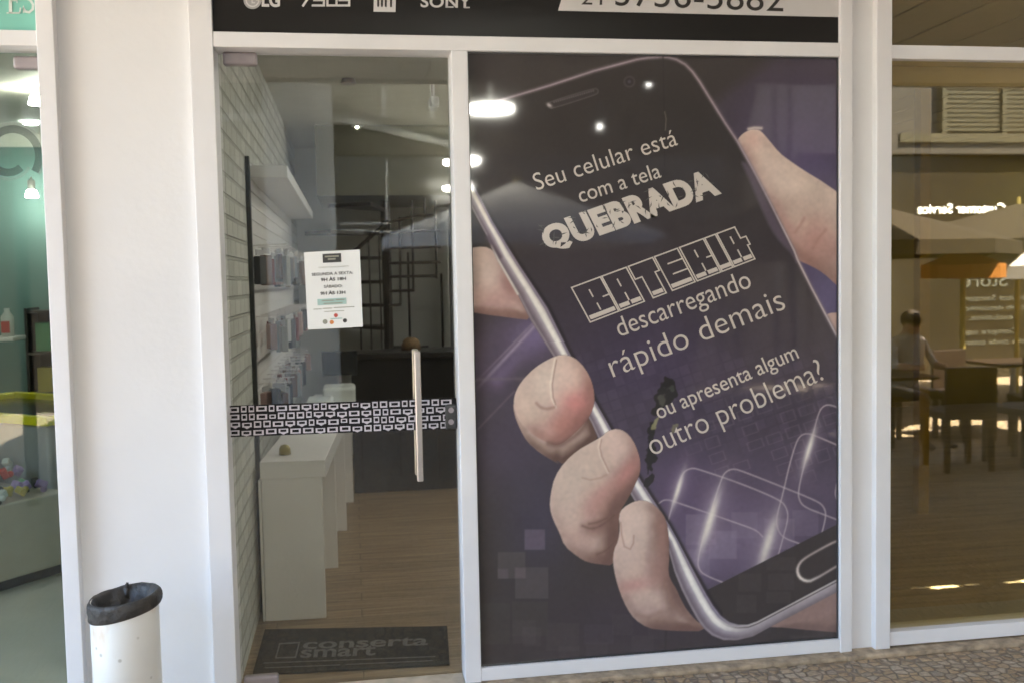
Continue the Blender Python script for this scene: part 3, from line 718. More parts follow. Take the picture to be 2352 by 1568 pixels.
# little finger and side of the hand
flesh(fE([(950, 548), (972, 502), (1040, 462), (1085, 453), (1135, 460), (1200, 510), (1240, 570), (1257, 680), (1258, 800), (1252, 900), (1275, 955), (1300, 990), (1330, 1060), (1370, 1130), (1440, 1205)]) + fF([(460, 1190), (490, 1250), (330, 1250), (230, 1244), (140, 1232), (60, 1180)]) + fE([(1000, 1112), (960, 1022), (930, 922), (914, 830), (922, 752), (948, 700), (958, 620)]), 74, C3(210, 180, 163), C3(116, 82, 70), rounded=1,
      spots=[(*p1(fE, 1060, 560), 40, 40, 0, C3(218, 190, 174), .7), (*p1(fE, 1215, 700), 14, 90, 0, C3(186, 136, 122), .5), (*p1(fE, 1050, 970), 46, 18, -.2, C3(190, 132, 120), .7), (*p1(fE, 1180, 870), 30, 34, 0, C3(196, 148, 134), .5), (*p1(fE, 1280, 1090), 18, 46, .2, C3(124, 90, 78), .7), (*p1(fE, 1005, 690), 15, 24, 0, C3(222, 196, 178), .8), (*p1(fE, 1150, 1120), 50, 30, .3, C3(190, 156, 142), .6)])
put(C3(172, 130, 114), .6 * np.exp(-(seg_dist(fE([(962, 590), (968, 660), (985, 735), (1020, 752), (1040, 715), (1042, 668)])) / 2.4) ** 2))
for q in ([(1060, 1150), (1130, 1172), (1210, 1130)], [(1240, 960), (1262, 1050), (1330, 1130)]):
    put(C3(150, 114, 100), .4 * np.exp(-(seg_dist(open_smooth(fE(q))) / 6) ** 2))
fingers = IMG.copy()
F1_ = fC([(640, 825), (700, 812), (770, 828), (830, 875), (890, 965), (918, 1060), (922, 1150), (890, 1240), (835, 1310), (760, 1380), (700, 1430), (650, 1447), (520, 1390), (352, 1150), (430, 975), (520, 890)])
F2_ = fE([(845, 68), (880, 35), (920, 20), (965, 22), (1015, 55), (1055, 120), (1083, 205), (1083, 285), (1055, 350), (1005, 450), (955, 525), (900, 600), (600, 500), (620, 222), (780, 105)])
F3_ = fE([(950, 548), (972, 502), (1040, 462), (1085, 453), (1135, 460), (1200, 510), (1240, 570), (1257, 680), (1258, 800), (1252, 900), (1100, 900), (948, 700)])

# the phone
inner = fA([(60, 830), (150, 985), (300, 1280), (480, 1568)]) + fC([(600, 485), (752, 800), (840, 945), (925, 1125), (1035, 1318)]) + fE([(1090, 330), (1180, 470), (1262, 600)]) + fF([(500, 1018), (545, 1092), (590, 1150), (640, 1188), (690, 1203), (745, 1203), (800, 1185), (1000, 1080), (1310, 915), (1500, 815)])
top = fB([(1700, 1120)]) + fD([(1560, 836), (1500, 732), (1400, 542), (1300, 352), (1200, 152)]) + fB([(1180, 1490), (1100, 1330), (1000, 1130), (880, 900), (780, 720), (700, 600), (600, 440), (520, 310), (470, 240), (420, 190), (360, 156), (300, 140), (265, 136), (210, 137)]) + fA([(1450, 139), (1380, 143), (1300, 156), (1000, 236), (700, 335), (330, 446), (100, 515), (60, 560)])
outer = fA([(40, 1000), (145, 1180), (255, 1385)]) + fC([(240, 160), (385, 400), (470, 570), (635, 830), (760, 1040), (900, 1290)]) + fE([(850, 130), (1060, 480)]) + fF([(255, 720), (300, 890), (345, 1000), (390, 1090), (440, 1180), (480, 1235), (530, 1278), (600, 1305), (680, 1306), (780, 1282), (900, 1216), (1100, 1112), (1310, 1002), (1500, 900)])
# cut where the right edge of the phone leaves the print
body_d = sdf(outer + [(2100, 1250), (2100, 980)] + top, 0); scr_d = sdf(inner + top, 0)
di = seg_dist(inner); do_ = seg_dist(outer)
t = np.clip(di / (di + do_ + 1e-6), 0, 1)
stops = [(0, C3(40, 36, 40)), (.05, C3(58, 50, 60)), (.10, C3(150, 138, 156)), (.17, C3(128, 116, 132)), (.25, C3(214, 206, 200)), (.36, C3(246, 240, 230)), (.48, C3(236, 229, 220)), (.56, C3(176, 166, 172)), (.70, C3(142, 128, 140)), (.84, C3(112, 98, 108)), (.94, C3(150, 138, 146)), (1, C3(116, 102, 106))]
xs_ = [s[0] for s in stops]
# the frame is lit differently along the lower bend, as printed
side = np.stack([np.interp(t, xs_, [s[1][k] for s in stops]) for k in range(3)], -1)
stop2 = [(0, C3(44, 40, 42)), (.06, C3(52, 46, 46)), (.12, C3(176, 166, 160)), (.20, C3(190, 180, 174)), (.27, C3(84, 74, 76)), (.36, C3(176, 164, 166)), (.6, C3(160, 148, 152)), (.85, C3(132, 120, 126)), (1, C3(120, 108, 112))]
low = np.stack([np.interp(t, [s[0] for s in stop2], [s[1][k] for s in stop2]) for k in range(3)], -1)
wl = sst(1640, 1730, PX)[..., None]
side = side * (1 - wl) + low * wl
put(side, aa(body_d, 1.8) * (scr_d < 1.5))
for q, wq in (([(205, 60), (250, 160), (385, 395)], 2.6),):
    put(C3(226, 220, 208), np.exp(-(seg_dist(fC(q)) / wq) ** 2) * .9)
put(C3(84, 70, 82), .8 * np.exp(-(seg_dist(fA([(262, 1395), (330, 1500), (350, 1530)])) / 5) ** 2))
# fingers lie over the side of the phone
for Fp in (F1_, F2_, F3_): put(fingers, aa(sdf(Fp, 1), 2))
# glass front
fac = sst(250, 1000, PY)[..., None]
glassc = C3(44, 40, 36) * (1 - fac) + C3(62, 54, 70) * fac
warm = sst(100, 560, PY)
scrA = aa(scr_d, 1.8)
fingA = np.clip(sum(aa(sdf(Fp, 1), 2) for Fp in (F1_, F2_, F3_)), 0, 1)
scr_col = np.broadcast_to(glassc, IMG.shape).copy()
def sput(c, al):
    global scr_col
    scr_col = scr_col * (1 - al[..., None]) + np.asarray(c, float) * al[..., None]
sput(C3(92, 76, 104), .85 * sst(900, 1150, PY) * glow(1700, 1180, 330, 210))
sput(C3(66, 54, 92), .5 * glow(1500, 830, 190, 150)); sput(C3(128, 110, 136), .55 * glow(1700, 1230, 130, 60, -.4)); sput(C3(96, 76, 116), .5 * glow(1560, 1120, 90, 90)); sput(C3(120, 104, 140), .5 * glow(1580, 1290, 90, 60))
# faint tiles and device outlines under the wording
ca, sa = math.cos(-.33), math.sin(-.33)
U, V_ = (PX * ca + PY * sa), (-PX * sa + PY * ca)
cell = 25.0
gu, gv = np.abs((U / cell) % 1 - .5), np.abs((V_ / cell) % 1 - .5)
tile = aa(.44 - np.maximum(gu, gv), .12)
iu, iv = np.floor(U / cell).astype(int), np.floor(V_ / cell).astype(int)
hsh = np.abs(np.sin(iu * 12.9898 + iv * 78.233) * 43758.5453) % 1
sput(C3(104, 88, 118), .26 * tile * hsh * sst(760, 850, PY) * (1 - sst(1000, 1060, PY)))
c2 = 46.0; du_, dv_ = (U / c2) % 1, (V_ / (c2 * .8)) % 1
h2 = np.abs(np.sin(np.floor(U / c2) * 3.1 + np.floor(V_ / (c2 * .8)) * 17.7) * 9973.7) % 1
m_ = np.maximum(np.abs(du_ - .5) / (.32 + .1 * h2), np.abs(dv_ - .5) / (.42 - .14 * h2))
ring_ = np.exp(-((m_ - .92) / .1) ** 2)
sput(C3(150, 136, 148), .24 * ring_ * (h2 > .2) * sst(880, 960, PY) * (1 - sst(1050, 1130, PY)) * sst(1560, 1680, PX + (PY - 950) * .3))
for (x_, y_, s_, a_2) in ((1610, 1215, 70, .35), (1660, 1250, 64, .4), (1710, 1205, 60, .25), (1790, 1225, 70, .3), (1600, 1290, 60, .25), (1850, 1200, 60, .25)):
    sput(C3(140, 124, 146), a_2 * aa(s_ * .5 - np.maximum(np.abs(PX - x_), np.abs(PY - y_)), 3))
# light tracks
paths = [fF([(258, 600), (300, 440), (340, 312), (368, 272), (410, 258), (450, 266), (700, 350), (945, 452), (982, 498), (995, 560), (960, 690), (932, 790)]),
         fF([(205, 474), (235, 452), (270, 452), (310, 466), (500, 530), (700, 600), (800, 636), (838, 676)]),
         fF([(605, 958), (500, 916), (455, 885), (440, 830), (470, 700), (530, 500), (590, 312), (618, 276), (660, 262), (712, 276), (950, 370), (1168, 458), (1210, 492), (1225, 545), (1198, 655)]),
         fF([(1068, 720), (960, 682), (926, 625), (920, 560), (960, 420), (1000, 240), (1042, 100), (1070, 58), (1112, 46), (1180, 70), (1330, 136)]),
         fD([(1520, 1198), (1430, 1160), (1385, 1168), (1350, 1212), (1310, 1370), (1255, 1568)]) + fF([(1155, 0), (1100, 200), (1052, 400), (1062, 462), (1100, 500), (1220, 545), (1330, 588)]),
         fF([(1330, 215), (1275, 400), (1290, 452), (1330, 500)])]
for q in paths:
    dd = seg_dist(open_smooth(q, 2)); sput(C3(196, 180, 182), .72 * np.exp(-(dd / 1.9) ** 2))
for (f, x_, y_, rx, ry, an, a_2) in ((fF, 322, 392, 40, 7, -1.27, 1), (fF, 515, 585, 70, 12, -1.27, 1), (fF, 868, 720, 66, 14, -1.27, .9), (fF, 1120, 140, 42, 8, -1.27, 1)):
    cx, cy = p1(f, x_, y_); sput(C3(160, 140, 160), .6 * a_2 * glow(cx, cy, rx * 1.5, ry * 2.6, an)); sput(C3(238, 230, 214), .95 * a_2 * glow(cx, cy, rx, ry * .8, an))
# lower bezel and home key
bez = sdf(fF([(488, 1006), (1340, 576), (1340, 900), (1000, 1082), (800, 1187), (745, 1205), (690, 1205), (640, 1190), (590, 1152), (545, 1094)]), 0)
sput(C3(50, 44, 42), .96 * aa(bez, 2))
for (x0, y0, x1, y1) in ((690, 900, 830, 1010), (860, 800, 1040, 880), (870, 900, 1030, 1000), (680, 1030, 800, 1140), (860, 1010, 1010, 1080)):
    sput(C3(66, 58, 58), .5 * aa(np.minimum(sdf(rect(fF, x0, y0, x1, y1), 0), bez), 3))
home = smooth_pts(fF([(1420, 660), (1310, 700), (1280, 704), (1200, 745), (1100, 802), (1062, 835), (1046, 878), (1060, 922), (1098, 946), (1140, 944), (1310, 842), (1420, 790)]), 1)
hd_ = seg_dist(home); sput(C3(176, 158, 152), .9 * np.exp(-(hd_ / 3.0) ** 2)); sput(C3(236, 226, 212), .9 * np.exp(-(hd_ / 3.6) ** 2) * glow(*p1(fF, 1085, 915), 26, 24))
# black line inside the left edge, earpiece, lens
sput(C3(22, 19, 20), .8 * np.exp(-(di / 5) ** 2) * (PX < 1660))
ear = sdf(fA([(690, 452), (1005, 356), (1030, 364), (1032, 386), (1015, 400), (715, 496), (690, 490), (680, 470)]), 2)
sput(C3(100, 90, 96), .7 * np.exp(-(np.abs(ear) / 1.8) ** 2)); sput(C3(56, 50, 52), .6 * aa(ear, 2)); sput(C3(206, 196, 196), .9 * glow(*p1(fA, 692, 474), 7, 4, .6))
for k in range(19):
    c_ = p1(fA, 725 + k * 15.2, 452 - k * 4.4); sput(C3(116, 106, 112), .8 * glow(c_[0], c_[1], 1.7, 2.2, -.3))
ln = p1(fA, 1250, 310); rr = np.hypot(PX - ln[0], PY - ln[1]); sput(C3(66, 58, 62), .8 * aa(14 - rr, 2)); sput(C3(34, 31, 34), .8 * aa(9 - rr, 2)); sput(C3(80, 72, 90), .7 * aa(4 - rr, 3))
put(scr_col, scrA * (1 - fingA))
# bright rim along the top and the right edge
rim = seg_dist(top); wr = np.where(PX > 1650, 3.2, 3.6)
put(C3(128, 112, 122), .92 * np.exp(-(rim / (wr + 1.2)) ** 2)); put(C3(176, 160, 170), .7 * np.exp(-(rim / 1.8) ** 2)); put(C3(220, 208, 204), .6 * np.exp(-(rim / 1.6) ** 2) * sst(420, 560, PY))
pb = sdf(fB([(800, 860), (850, 960), (900, 1080), (960, 1220), (1010, 1330), (1080, 1430), (1180, 1530)]) + fD([(1200, 190)]) + fB([(1160, 1470), (1060, 1280), (960, 1080), (860, 880)]), 1)
put(C3(98, 84, 104), .75 * aa(pb, 8))
# torn patch: the dark shop shows through
rough = fbm(3) * 3.2 + fbm(1) * 1.6
fT = fr(1435.5, 803.9, 5.4613)
for q in ([(500, 325), (560, 340), (600, 400), (640, 470), (668, 525), (630, 560), (612, 640), (560, 690), (520, 700), (440, 780), (385, 835), (360, 780), (365, 700), (340, 640), (375, 560), (400, 500), (410, 460), (440, 380)],
          [(320, 910), (360, 880), (345, 1000), (370, 1060), (355, 1130), (300, 1110), (310, 1010)],
          [(300, 1240), (350, 1180), (420, 1200), (390, 1320), (370, 1420), (330, 1500), (330, 1580), (255, 1580), (250, 1450), (235, 1360)]):
    put(C3(20, 22, 20), .97 * aa(sdf(fT(q), 0) + rough, 3))
put(C3(96, 96, 84), .6 * aa(sdf(fT([(420, 560), (520, 560), (540, 640), (480, 720), (420, 660)]), 1) + rough, 5)); put(C3(74, 84, 74), .6 * aa(sdf(fT([(470, 450), (600, 455), (600, 490), (480, 480)]), 0) + rough, 4))
put(C3(150, 146, 92), .8 * aa(sdf(fT([(440, 790), (480, 760), (440, 850), (370, 970), (345, 960), (370, 870)]), 0) + rough * .6, 3)); put(C3(136, 132, 90), .7 * aa(sdf(fT([(600, 930), (650, 930), (620, 1030), (585, 1070), (580, 990)]), 0) + rough * .6, 3))
put(C3(22, 24, 24), .95 * aa(sdf(fE([(1128, 60), (1172, 60), (1165, 150), (1190, 200), (1168, 270), (1188, 318), (1160, 352), (1128, 372), (1112, 330), (1132, 285), (1098, 215), (1122, 160)]), 0) + rough, 3))
# film seam
seam = seg_dist(fA([(1484, 80), (1487, 300), (1492, 480), (1497, 700), (1494, 900)])); put(C3(34, 30, 28), .75 * np.exp(-(seam / 1.6) ** 2)); put(C3(128, 116, 104), .6 * np.exp(-(seg_dist(fA([(1496, 520), (1506, 570), (1500, 650)])) / 1.5) ** 2))
put(C3(40, 36, 36), .5 * np.exp(-(seg_dist([(1530, 1450), (1528, 1490)]) / 3) ** 2))
IMG = np.clip(IMG * (1 + fbm(1)[..., None] * .012 + fbm(9)[..., None] * .018), 0, 255)
lin = IMG / 255.; lin = np.where(lin <= .04045, lin / 12.92, ((lin + .055) / 1.055) ** 2.4)
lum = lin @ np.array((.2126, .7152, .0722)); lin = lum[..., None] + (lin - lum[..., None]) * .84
lin = np.clip((lin * .96 + np.array((.029, .0262, .0275))) * POSTER_GAIN, 0, 1)  # lifted blacks paint the window's reflected haze into the print
me = bpy.data.meshes.new('printed_picture')
nv = NX * NZ; me.vertices.add(nv)
co = np.stack([GX - 1.27, np.zeros_like(GX), GZ - ZS1], -1).reshape(-1, 3).astype(np.float32); me.vertices.foreach_set('co', co.ravel())
ii = (np.arange(NZ - 1)[:, None] * NX + np.arange(NX - 1)[None, :]).reshape(-1)
quads = np.stack([ii, ii + 1, ii + 1 + NX, ii + NX], -1).astype(np.int32)
me.loops.add(quads.size); me.polygons.add(len(quads))
me.loops.foreach_set('vertex_index', quads.ravel()); me.polygons.foreach_set('loop_start', np.arange(0, quads.size, 4, dtype=np.int32))
me.update(); me.validate()
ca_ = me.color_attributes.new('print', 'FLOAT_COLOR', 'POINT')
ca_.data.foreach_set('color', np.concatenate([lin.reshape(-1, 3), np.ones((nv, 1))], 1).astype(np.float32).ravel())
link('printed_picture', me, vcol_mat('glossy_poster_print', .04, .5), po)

# wording
P = pl_y(YP - .0015)
def ln_(s, p0, p1, h, **k):
    p0, p1 = np.array(p0), np.array(p1); d = (p1 - p0) / np.linalg.norm(p1 - p0); up = np.array([d[1], -d[0]]) * h
    return text_words(s, p0, p1, up, P, **k)
g = [ln_('Seu celular está', (1233, 438), (1558, 333), 39, offset=-.004, spacing=1.02), ln_('com a tela', (1334, 466), (1520, 407), 35, offset=0.),
     ln_('descarregando', (1424, 774), (1728, 659), 44, offset=-.003), ln_('rápido demais', (1409, 866), (1806, 709), 53, offset=-.008, spacing=1.02),
     ln_('ou apresenta algum', (1514, 962), (1836, 821), 35, offset=.002), ln_('outro problema?', (1500, 1046), (1897, 869), 51, offset=-.008)]
for q in sum(g, []): from_arrays('wording', *q, M['text_white'], po)
g = [text_disp('UEBRADA', (1322, 556), (1656, 441), (-25, -50), P, offset=.058, spacing=1.07), text_disp('Q', (1254, 573), (1314, 553), (-15, -44), P, offset=.062)]
for q in g: from_arrays('wording', *q, M['text_white'], po)
P4 = pl_y(YP - .0028); g = []; rn = random.Random(11)
base0, base1 = np.array((1250, 574)), np.array((1656, 441)); upv = np.array((-25, -50))
for k in range(64):
    u, v_ = rn.random(), rn.uniform(.02, 1.0); c = base0 + (base1 - base0) * u + upv * v_
    an = rn.uniform(0, math.pi); L = rn.uniform(4, 11); tt = np.array((math.cos(an), math.sin(an))); nn = np.array((-tt[1], tt[0]))
    mid = c + nn * rn.uniform(-2, 2)
    g.append(([P4(*(c - tt * L)), P4(*(mid + nn * 1.5)), P4(*(c + tt * L)), P4(*(mid - nn * 1.3))], [(0, 1, 2, 3)]))
g.sort(key=lambda q: q[0][0][0])
for k in range(0, 64, 8): from_arrays('crack_marks', *join_geo(g[k:k + 8]), M['text_dark'], po)
# block letters drawn in outline like battery cells
Q0, Q1, Q2, Q3 = map(np.array, ((1355.7, 740.), (1733.8, 595.), (1694., 519.6), (1312.8, 660.9)))
def bu(u, v_): return tuple((Q0 * (1 - u) + Q1 * u) * (1 - v_) + (Q3 * (1 - u) + Q2 * u) * v_)
g = []
def bl(pts, w_=3.0, closed=False): g.append(strip_geo([bu(*p) for p in pts], w_, P, closed))
def bfill(a, b, v0=.055, v1=.165): g.append(quad_geo([bu(a, v0), bu(b, v0), bu(b, v1), bu(a, v1)], P))
cells = [(0, .173), (.182, .329), (.342, .488), (.499, .637), (.65, .793), (.802, .866), (.875, 1.)]
for i, (a, b) in enumerate(cells):
    wd = b - a; X = lambda q: a + wd * q
    if i == 2:
        bl([(a, 1), (b, 1), (b, .62), (X(.82), .62), (X(.82), 0), (X(.28), 0), (X(.28), .62), (a, .62)], closed=True); bfill(X(.34), X(.76)); continue
    if i == 6:
        bl([(a, 0), (a, 1), (X(.86), 1), (X(.86), .66), (X(1.12), .66), (X(1.12), .42), (b, .42), (b, 0)], closed=True)
    else: bl([(a, 0), (b, 0), (b, 1), (a, 1)], closed=True)
    bfill(X(.06), X(.46) if i in (1, 4, 6) else X(.94))
    if i in (1, 4, 6): bfill(X(.54), X(.94))
    if i in (0, 1, 4, 6): bl([(X(.48), .80), (X(.48), .58)], 3.2); bl([(X(.5), .40), (X(.5), .20 if i == 0 else .17)], 3.2)
    if i in (0, 4): bl([(X(.76), .50), (b, .50)], 3.2)
    if i == 3: bl([(X(.34), .70), (b, .70)], 3.2); bl([(X(.34), .40), (b, .40)], 3.2)
from_arrays('outline_wording', *join_geo(g), M['text_white'], po)

# ------------------------------------------------------------------ litter bin
BX, BY, BR, BH = -.84, -.30, .117, .562
bn = thing('litter_bin', (BX, BY, 0), 'round white stained litter bin lined with a black bag', 'litter bin')
MB().lathe([(BR * .96, 0.004), (BR, .02), (BR, .30), (BR, BH - .004), (BR - .004, BH), (BR - .008, BH - .004), (BR - .010, .10), (.0, .10)], (BX, BY, 0)).build('body', M['bin_white'], bn, smooth=True)
rb = random.Random(5); seg = 72; prof = []
bmb = MB(); rings = []
off = [rb.uniform(-1, 1) for _ in range(seg)]
off = [(off[k - 2] + off[k - 1] + off[k] + off[(k + 1) % seg]) / 4 for k in range(seg)]
spec_ = [(.002, -.050, 0.), (.0065, -.045, .5), (.0075, -.03, .8), (.009, -.016, .7), (.0085, -.002, .5), (.006, .008, .4), (.0, .014, .4), (-.010, .009, .4), (-.024, -.015, .6), (-.034, -.05, 1.6), (-.048, -.10, 2.4), (-.066, -.20, 2.4), (-.116, -.26, 0)]
for (dr_, dz, am) in spec_:
    ring = []
    for k in range(seg):
        a = 2 * math.pi * k / seg
        tilt = .013 * math.cos(a - .25) + (.010 * math.cos(a + .3) if dz < -.04 and dr_ > 0 else 0)   # crooked cuff
        wv = am * (.0035 * math.sin(5 * a + 1) + .0022 * math.sin(11 * a + dz * 60) + .004 * off[k])
        if dr_ < -.005: wv += am * .006 * math.sin(9 * a + dz * 20)
        r = max(.002, BR + dr_ + wv); ring.append(bmb.bm.verts.new((BX + r * math.cos(a), BY + r * math.sin(a), BH + dz + tilt + wv * .6)))
    rings.append(ring)
for a_, b_ in zip(rings, rings[1:]):
    for k in range(seg): bmb.bm.faces.new((a_[k], a_[(k + 1) % seg], b_[(k + 1) % seg], b_[k]))
# a twisted corner of the bag stands up at the back
tw = [(-.012, .098, -.03), (-.014, .102, .008), (-.011, .103, .020), (-.010, .104, .026)]
for (a_, b_, r0) in ((tw[0], tw[1], .010), (tw[1], tw[2], .007), (tw[2], tw[3], .005)):
    bmb.tube((BX + a_[0], BY + a_[1], BH + a_[2]), (BX + b_[0], BY + b_[1], BH + b_[2]), r0, 8)
bmb.build('bin_bag', M['bin_bag'], bn, smooth=True)

# ------------------------------------------------------------------ inside of the phone shop
FZ = .026
XW = -.503
MB().box(XW, 2.2, .12, 5.8, -.05, FZ).build('floor', M['wood_floor'])['kind'] = 'structure'
MB().box(XW - .1, 2.26, .145, 5.8, 2.95, 3.05).build('ceiling', M['ceiling'])['kind'] = 'structure'
o = MB().box(XW - .06, XW, .145, 5.8, FZ, 2.95).build('wall', M['brick']); tag(o, 'white painted brick side wall inside the phone shop', 'wall')
o = MB().box(XW, 2.2, 5.7, 5.8, FZ, 2.95).build('wall', M['interior_wall']); tag(o, 'grey back wall of the phone shop behind the spiral stair', 'wall')
o = MB().box(2.2, 2.26, .31, 5.8, FZ, 2.95).build('wall', M['interior_wall']); tag(o, 'plain side wall inside the phone shop behind the poster', 'wall')
for (px, py, r) in ((820, 291, .058),):
    c = atz(px, py, 2.945)
    l_ = thing('ceiling_light', tuple(c), 'small round lit downlight in the phone shop ceiling', 'ceiling light')
    MB().cyl((c[0], c[1], 2.930), r, .012, seg=32).build('lens', M['lamp_in'], l_)
    MB().lathe([(r, .0), (r + .012, -.012), (r + .02, .0)], (c[0], c[1], 2.943)).build('rim', M['lamp_rim'], l_)
for (x_, y_) in ((1.0, 1.2), (1.5, 2.4), (1.6, 3.8), (1.6, 5.0)):  # unseen lamps added to brighten the shop interior
    l_ = thing('ceiling_light', (x_, y_, 2.945), 'unseen round lit downlight added to brighten the phone shop', 'ceiling light', 'added shop downlights out of sight')
    MB().cyl((x_, y_, 2.943 if y_ < 4.3 else 2.37), .055, .012, seg=24).build('lens', M['lamp_in'], l_)
o = MB().cyl((*atz(800, 184, 2.94)[:2], 2.93), .05, .03, r2=.04).build('smoke_detector', M['fitting']); tag(o, 'grey round smoke detector under the shop ceiling', 'smoke detector')
cc = aty(995, 235, 2.6)
cm = thing('security_camera', tuple(cc), 'small security camera hanging from the shop ceiling', 'camera')
MB().tube((cc[0], 2.6, 2.95), (cc[0], 2.6, cc[2] + .02), .012).build('bracket', M['fitting'], cm)
MB().box(cc[0] - .03, cc[0] + .03, 2.5, 2.66, cc[2] - .05, cc[2] + .02, bev=.01).cyl((cc[0], 2.49, cc[2] - .015), .022, .03, 'Y').build('body', M['sign_grey'], cm)
# slatted display wall
o = MB()
for k in range(19): o.box(XW, XW + .014, 1.12, 4.6, .92 + k * .072, .92 + k * .072 + .064)
o.box(XW, XW + .008, 1.12, 4.6, .90, 2.26)
sw = o.build('slat_wall', M['counter']); tag(sw, 'white slatted display wall hung with phone cases', 'display wall')
o = MB().box(XW + .001, XW + .022, 1.075, 1.118, FZ, 2.30, bev=.003).build('edge_post', M['black_metal']); tag(o, 'slim black post at the near end of the slat wall', 'post')
o = MB().box(XW, XW + .20, 1.14, 4.4, 2.20, 2.262, bev=.004).build('header_shelf', M['counter']); tag(o, 'pale header shelf above the slat wall', 'shelf')
cols = [('red', (.22, .06, .055)), ('black', (.02, .02, .022)), ('pink', (.34, .22, .20)), ('brown', (.11, .06, .04)), ('grey', (.22, .24, .26)), ('charcoal', (.05, .055, .065)), ('clear', (.36, .36, .33))]
cm_ = {n: mat(n + '_phone_case', c, .4, noise=.05) for n, c in cols}
hook = MB().tube((0, 0, 0), (.17, 0, .0), .003, 6).build('hook', M['silver'])
bpy.data.objects.remove(hook)
rc = random.Random(8); proto = {}
for zrow, hgt in ((1.86, .19), (1.50, .185), (1.16, .19)):
    for k in range(11):
        y_ = 1.22 + k * .27 + rc.uniform(-.03, .03)
        for j in range(3):
            if rc.random() < .16: continue
            n = rc.choice(cols)[0]
            if n not in proto:
                t_ = thing('phone_case', (0, 0, 0), n + ' phone case in a clear pack hanging on the slat wall', 'phone case', n + ' phone cases on the slat wall')
                c_ = MB().box(-.011, .011, -.042, .042, -.19, -.035, bev=.005).build('case', cm_[n], t_)
                b_ = MB().box(-.002, .002, -.045, .045, -.03, .0).build('header_card', M['sign_grey'], t_)
                proto[n] = (t_, [c_, b_]); r_ = t_
            else:
                t0, ch = proto[n]; r_ = t0.copy(); scn.collection.objects.link(r_)
                for q in ch: d_ = q.copy(); scn.collection.objects.link(d_); d_.parent = r_
            r_.location = (XW + .05 + j * .045 + rc.uniform(-.008, .008), y_, zrow + rc.uniform(-.015, .015)); r_.rotation_euler = (0, 0, rc.uniform(-.45, .45)); r_.scale = (rc.uniform(.8, 1.7), rc.uniform(.85, 1.1), rc.uniform(.8, 1.1))
o = MB()
for zrow in (1.86, 1.50, 1.16):
    for k in range(11): o.tube((XW, 1.22 + k * .27, zrow + .008), (XW + .18, 1.22 + k * .27, zrow + .014), .0028, 6)
    o.box(XW + .014, XW + .02, 1.12, 4.4, zrow - .23, zrow - .215)
o.build('hook_rail', M['silver'], sw)
# white counter on panel legs
ang = math.atan2(.091, 1.745)
ct = thing('display_counter', (-.48, .945, FZ), 'long white counter on panel legs along the brick wall', 'counter', rz=-ang)
def cbox(nm, x0, x1, y0, y1, z0, z1):
    b = MB().box(x0, x1, y0, y1, z0, z1, bev=.003); bmesh.ops.recalc_face_normals(b.bm, faces=b.bm.faces[:])
    me = bpy.data.meshes.new(nm); b.bm.to_mesh(me); b.bm.free(); return link(nm, me, M['counter'], ct)
cbox('worktop', .012, .325, -.012, 2.95, .705, .79)
for k in range(4): cbox('panel_leg', .015, .305, k * .875, k * .875 + .03, 0, .705)
cbox('back_panel', .0, .012, .0, 2.95, .0, .70)
bb = aty(680, 1015, 1.15)
o = MB().lathe([(0, 0), (.03, 0), (.028, .03), (.02, .045), (.006, .05), (0, .05)], (-.36, 1.12, FZ + .792), 20).build('tape_roll', mat('brass_ornament', (.35, .29, .10), .35, metal=.6, noise=.1), None, True); tag(o, 'small brass coloured roll on the white counter', 'desk item')
o = MB().box(-.30, -.14, 2.2, 2.5, FZ + .792, FZ + .93, bev=.015).build('white_box', M['plastic_white']); tag(o, 'white rounded box at the far end of the counter', 'box')
o = MB().sphere((-.33, 1.9, FZ + .83), .045, (1, 1.3, .9)).build('white_mouse', M['plastic_white'], None, True); tag(o, 'small white rounded gadget on the counter', 'gadget')
mn = thing('monitor', (-.12, 3.55, FZ + .8), 'black monitor on the far part of the counter', 'monitor')
MB().box(-.24, .02, 3.55, 3.58, FZ + .96, FZ + 1.14, bev=.004).build('screen', M['screen'], mn)
MB().box(-.12, -.10, 3.565, 3.585, FZ + .80, FZ + .96).box(-.18, -.04, 3.50, 3.64, FZ + .792, FZ + .80).build('stand', M['fitting'], mn)
pr_ = thing('printer', (-.1, 3.0, FZ + .8), 'white desktop printer on the counter in front of the monitor', 'printer')
MB().box(-.22, .0, 2.86, 3.16, FZ + .80, FZ + .94, bev=.02).build('body', M['plastic_white'], pr_); MB().box(-.20, -.02, 2.80, 2.86, FZ + .83, FZ + .845, bev=.003).build('paper_tray', M['counter'], pr_)
# black reception desk
bd = thing('reception_desk', (.6, 3.9, FZ), 'black reception desk across the back of the phone shop', 'desk')
MB().box(-.03, 1.9, 3.86, 4.2, FZ, FZ + 1.05, bev=.006).build('front', M['black_lacquer'], bd)
MB().box(-.06, 1.93, 3.80, 4.3, FZ + 1.052, FZ + 1.10, bev=.006).build('top', M['black_lacquer'], bd)
o = MB()
for k in range(5): o.box(.03 + k * .3, .045 + k * .3, 3.845, 3.858, FZ + .1, FZ + .7)
o.box(.0, 1.9, 3.84, 3.858, FZ + .70, FZ + .715).build('trim', M['dark_steel'], bd)
pc = aty(945, 796, 4.0)
o = MB().lathe([(.0, .10), (.03, .098), (.06, .08), (.075, .045), (.08, 0), (0, 0)], (pc[0], 4.05, FZ + 1.102), 24).build('wicker_dome', M['wicker'], None, True); tag(o, 'brown domed wicker ornament on the black desk', 'ornament')
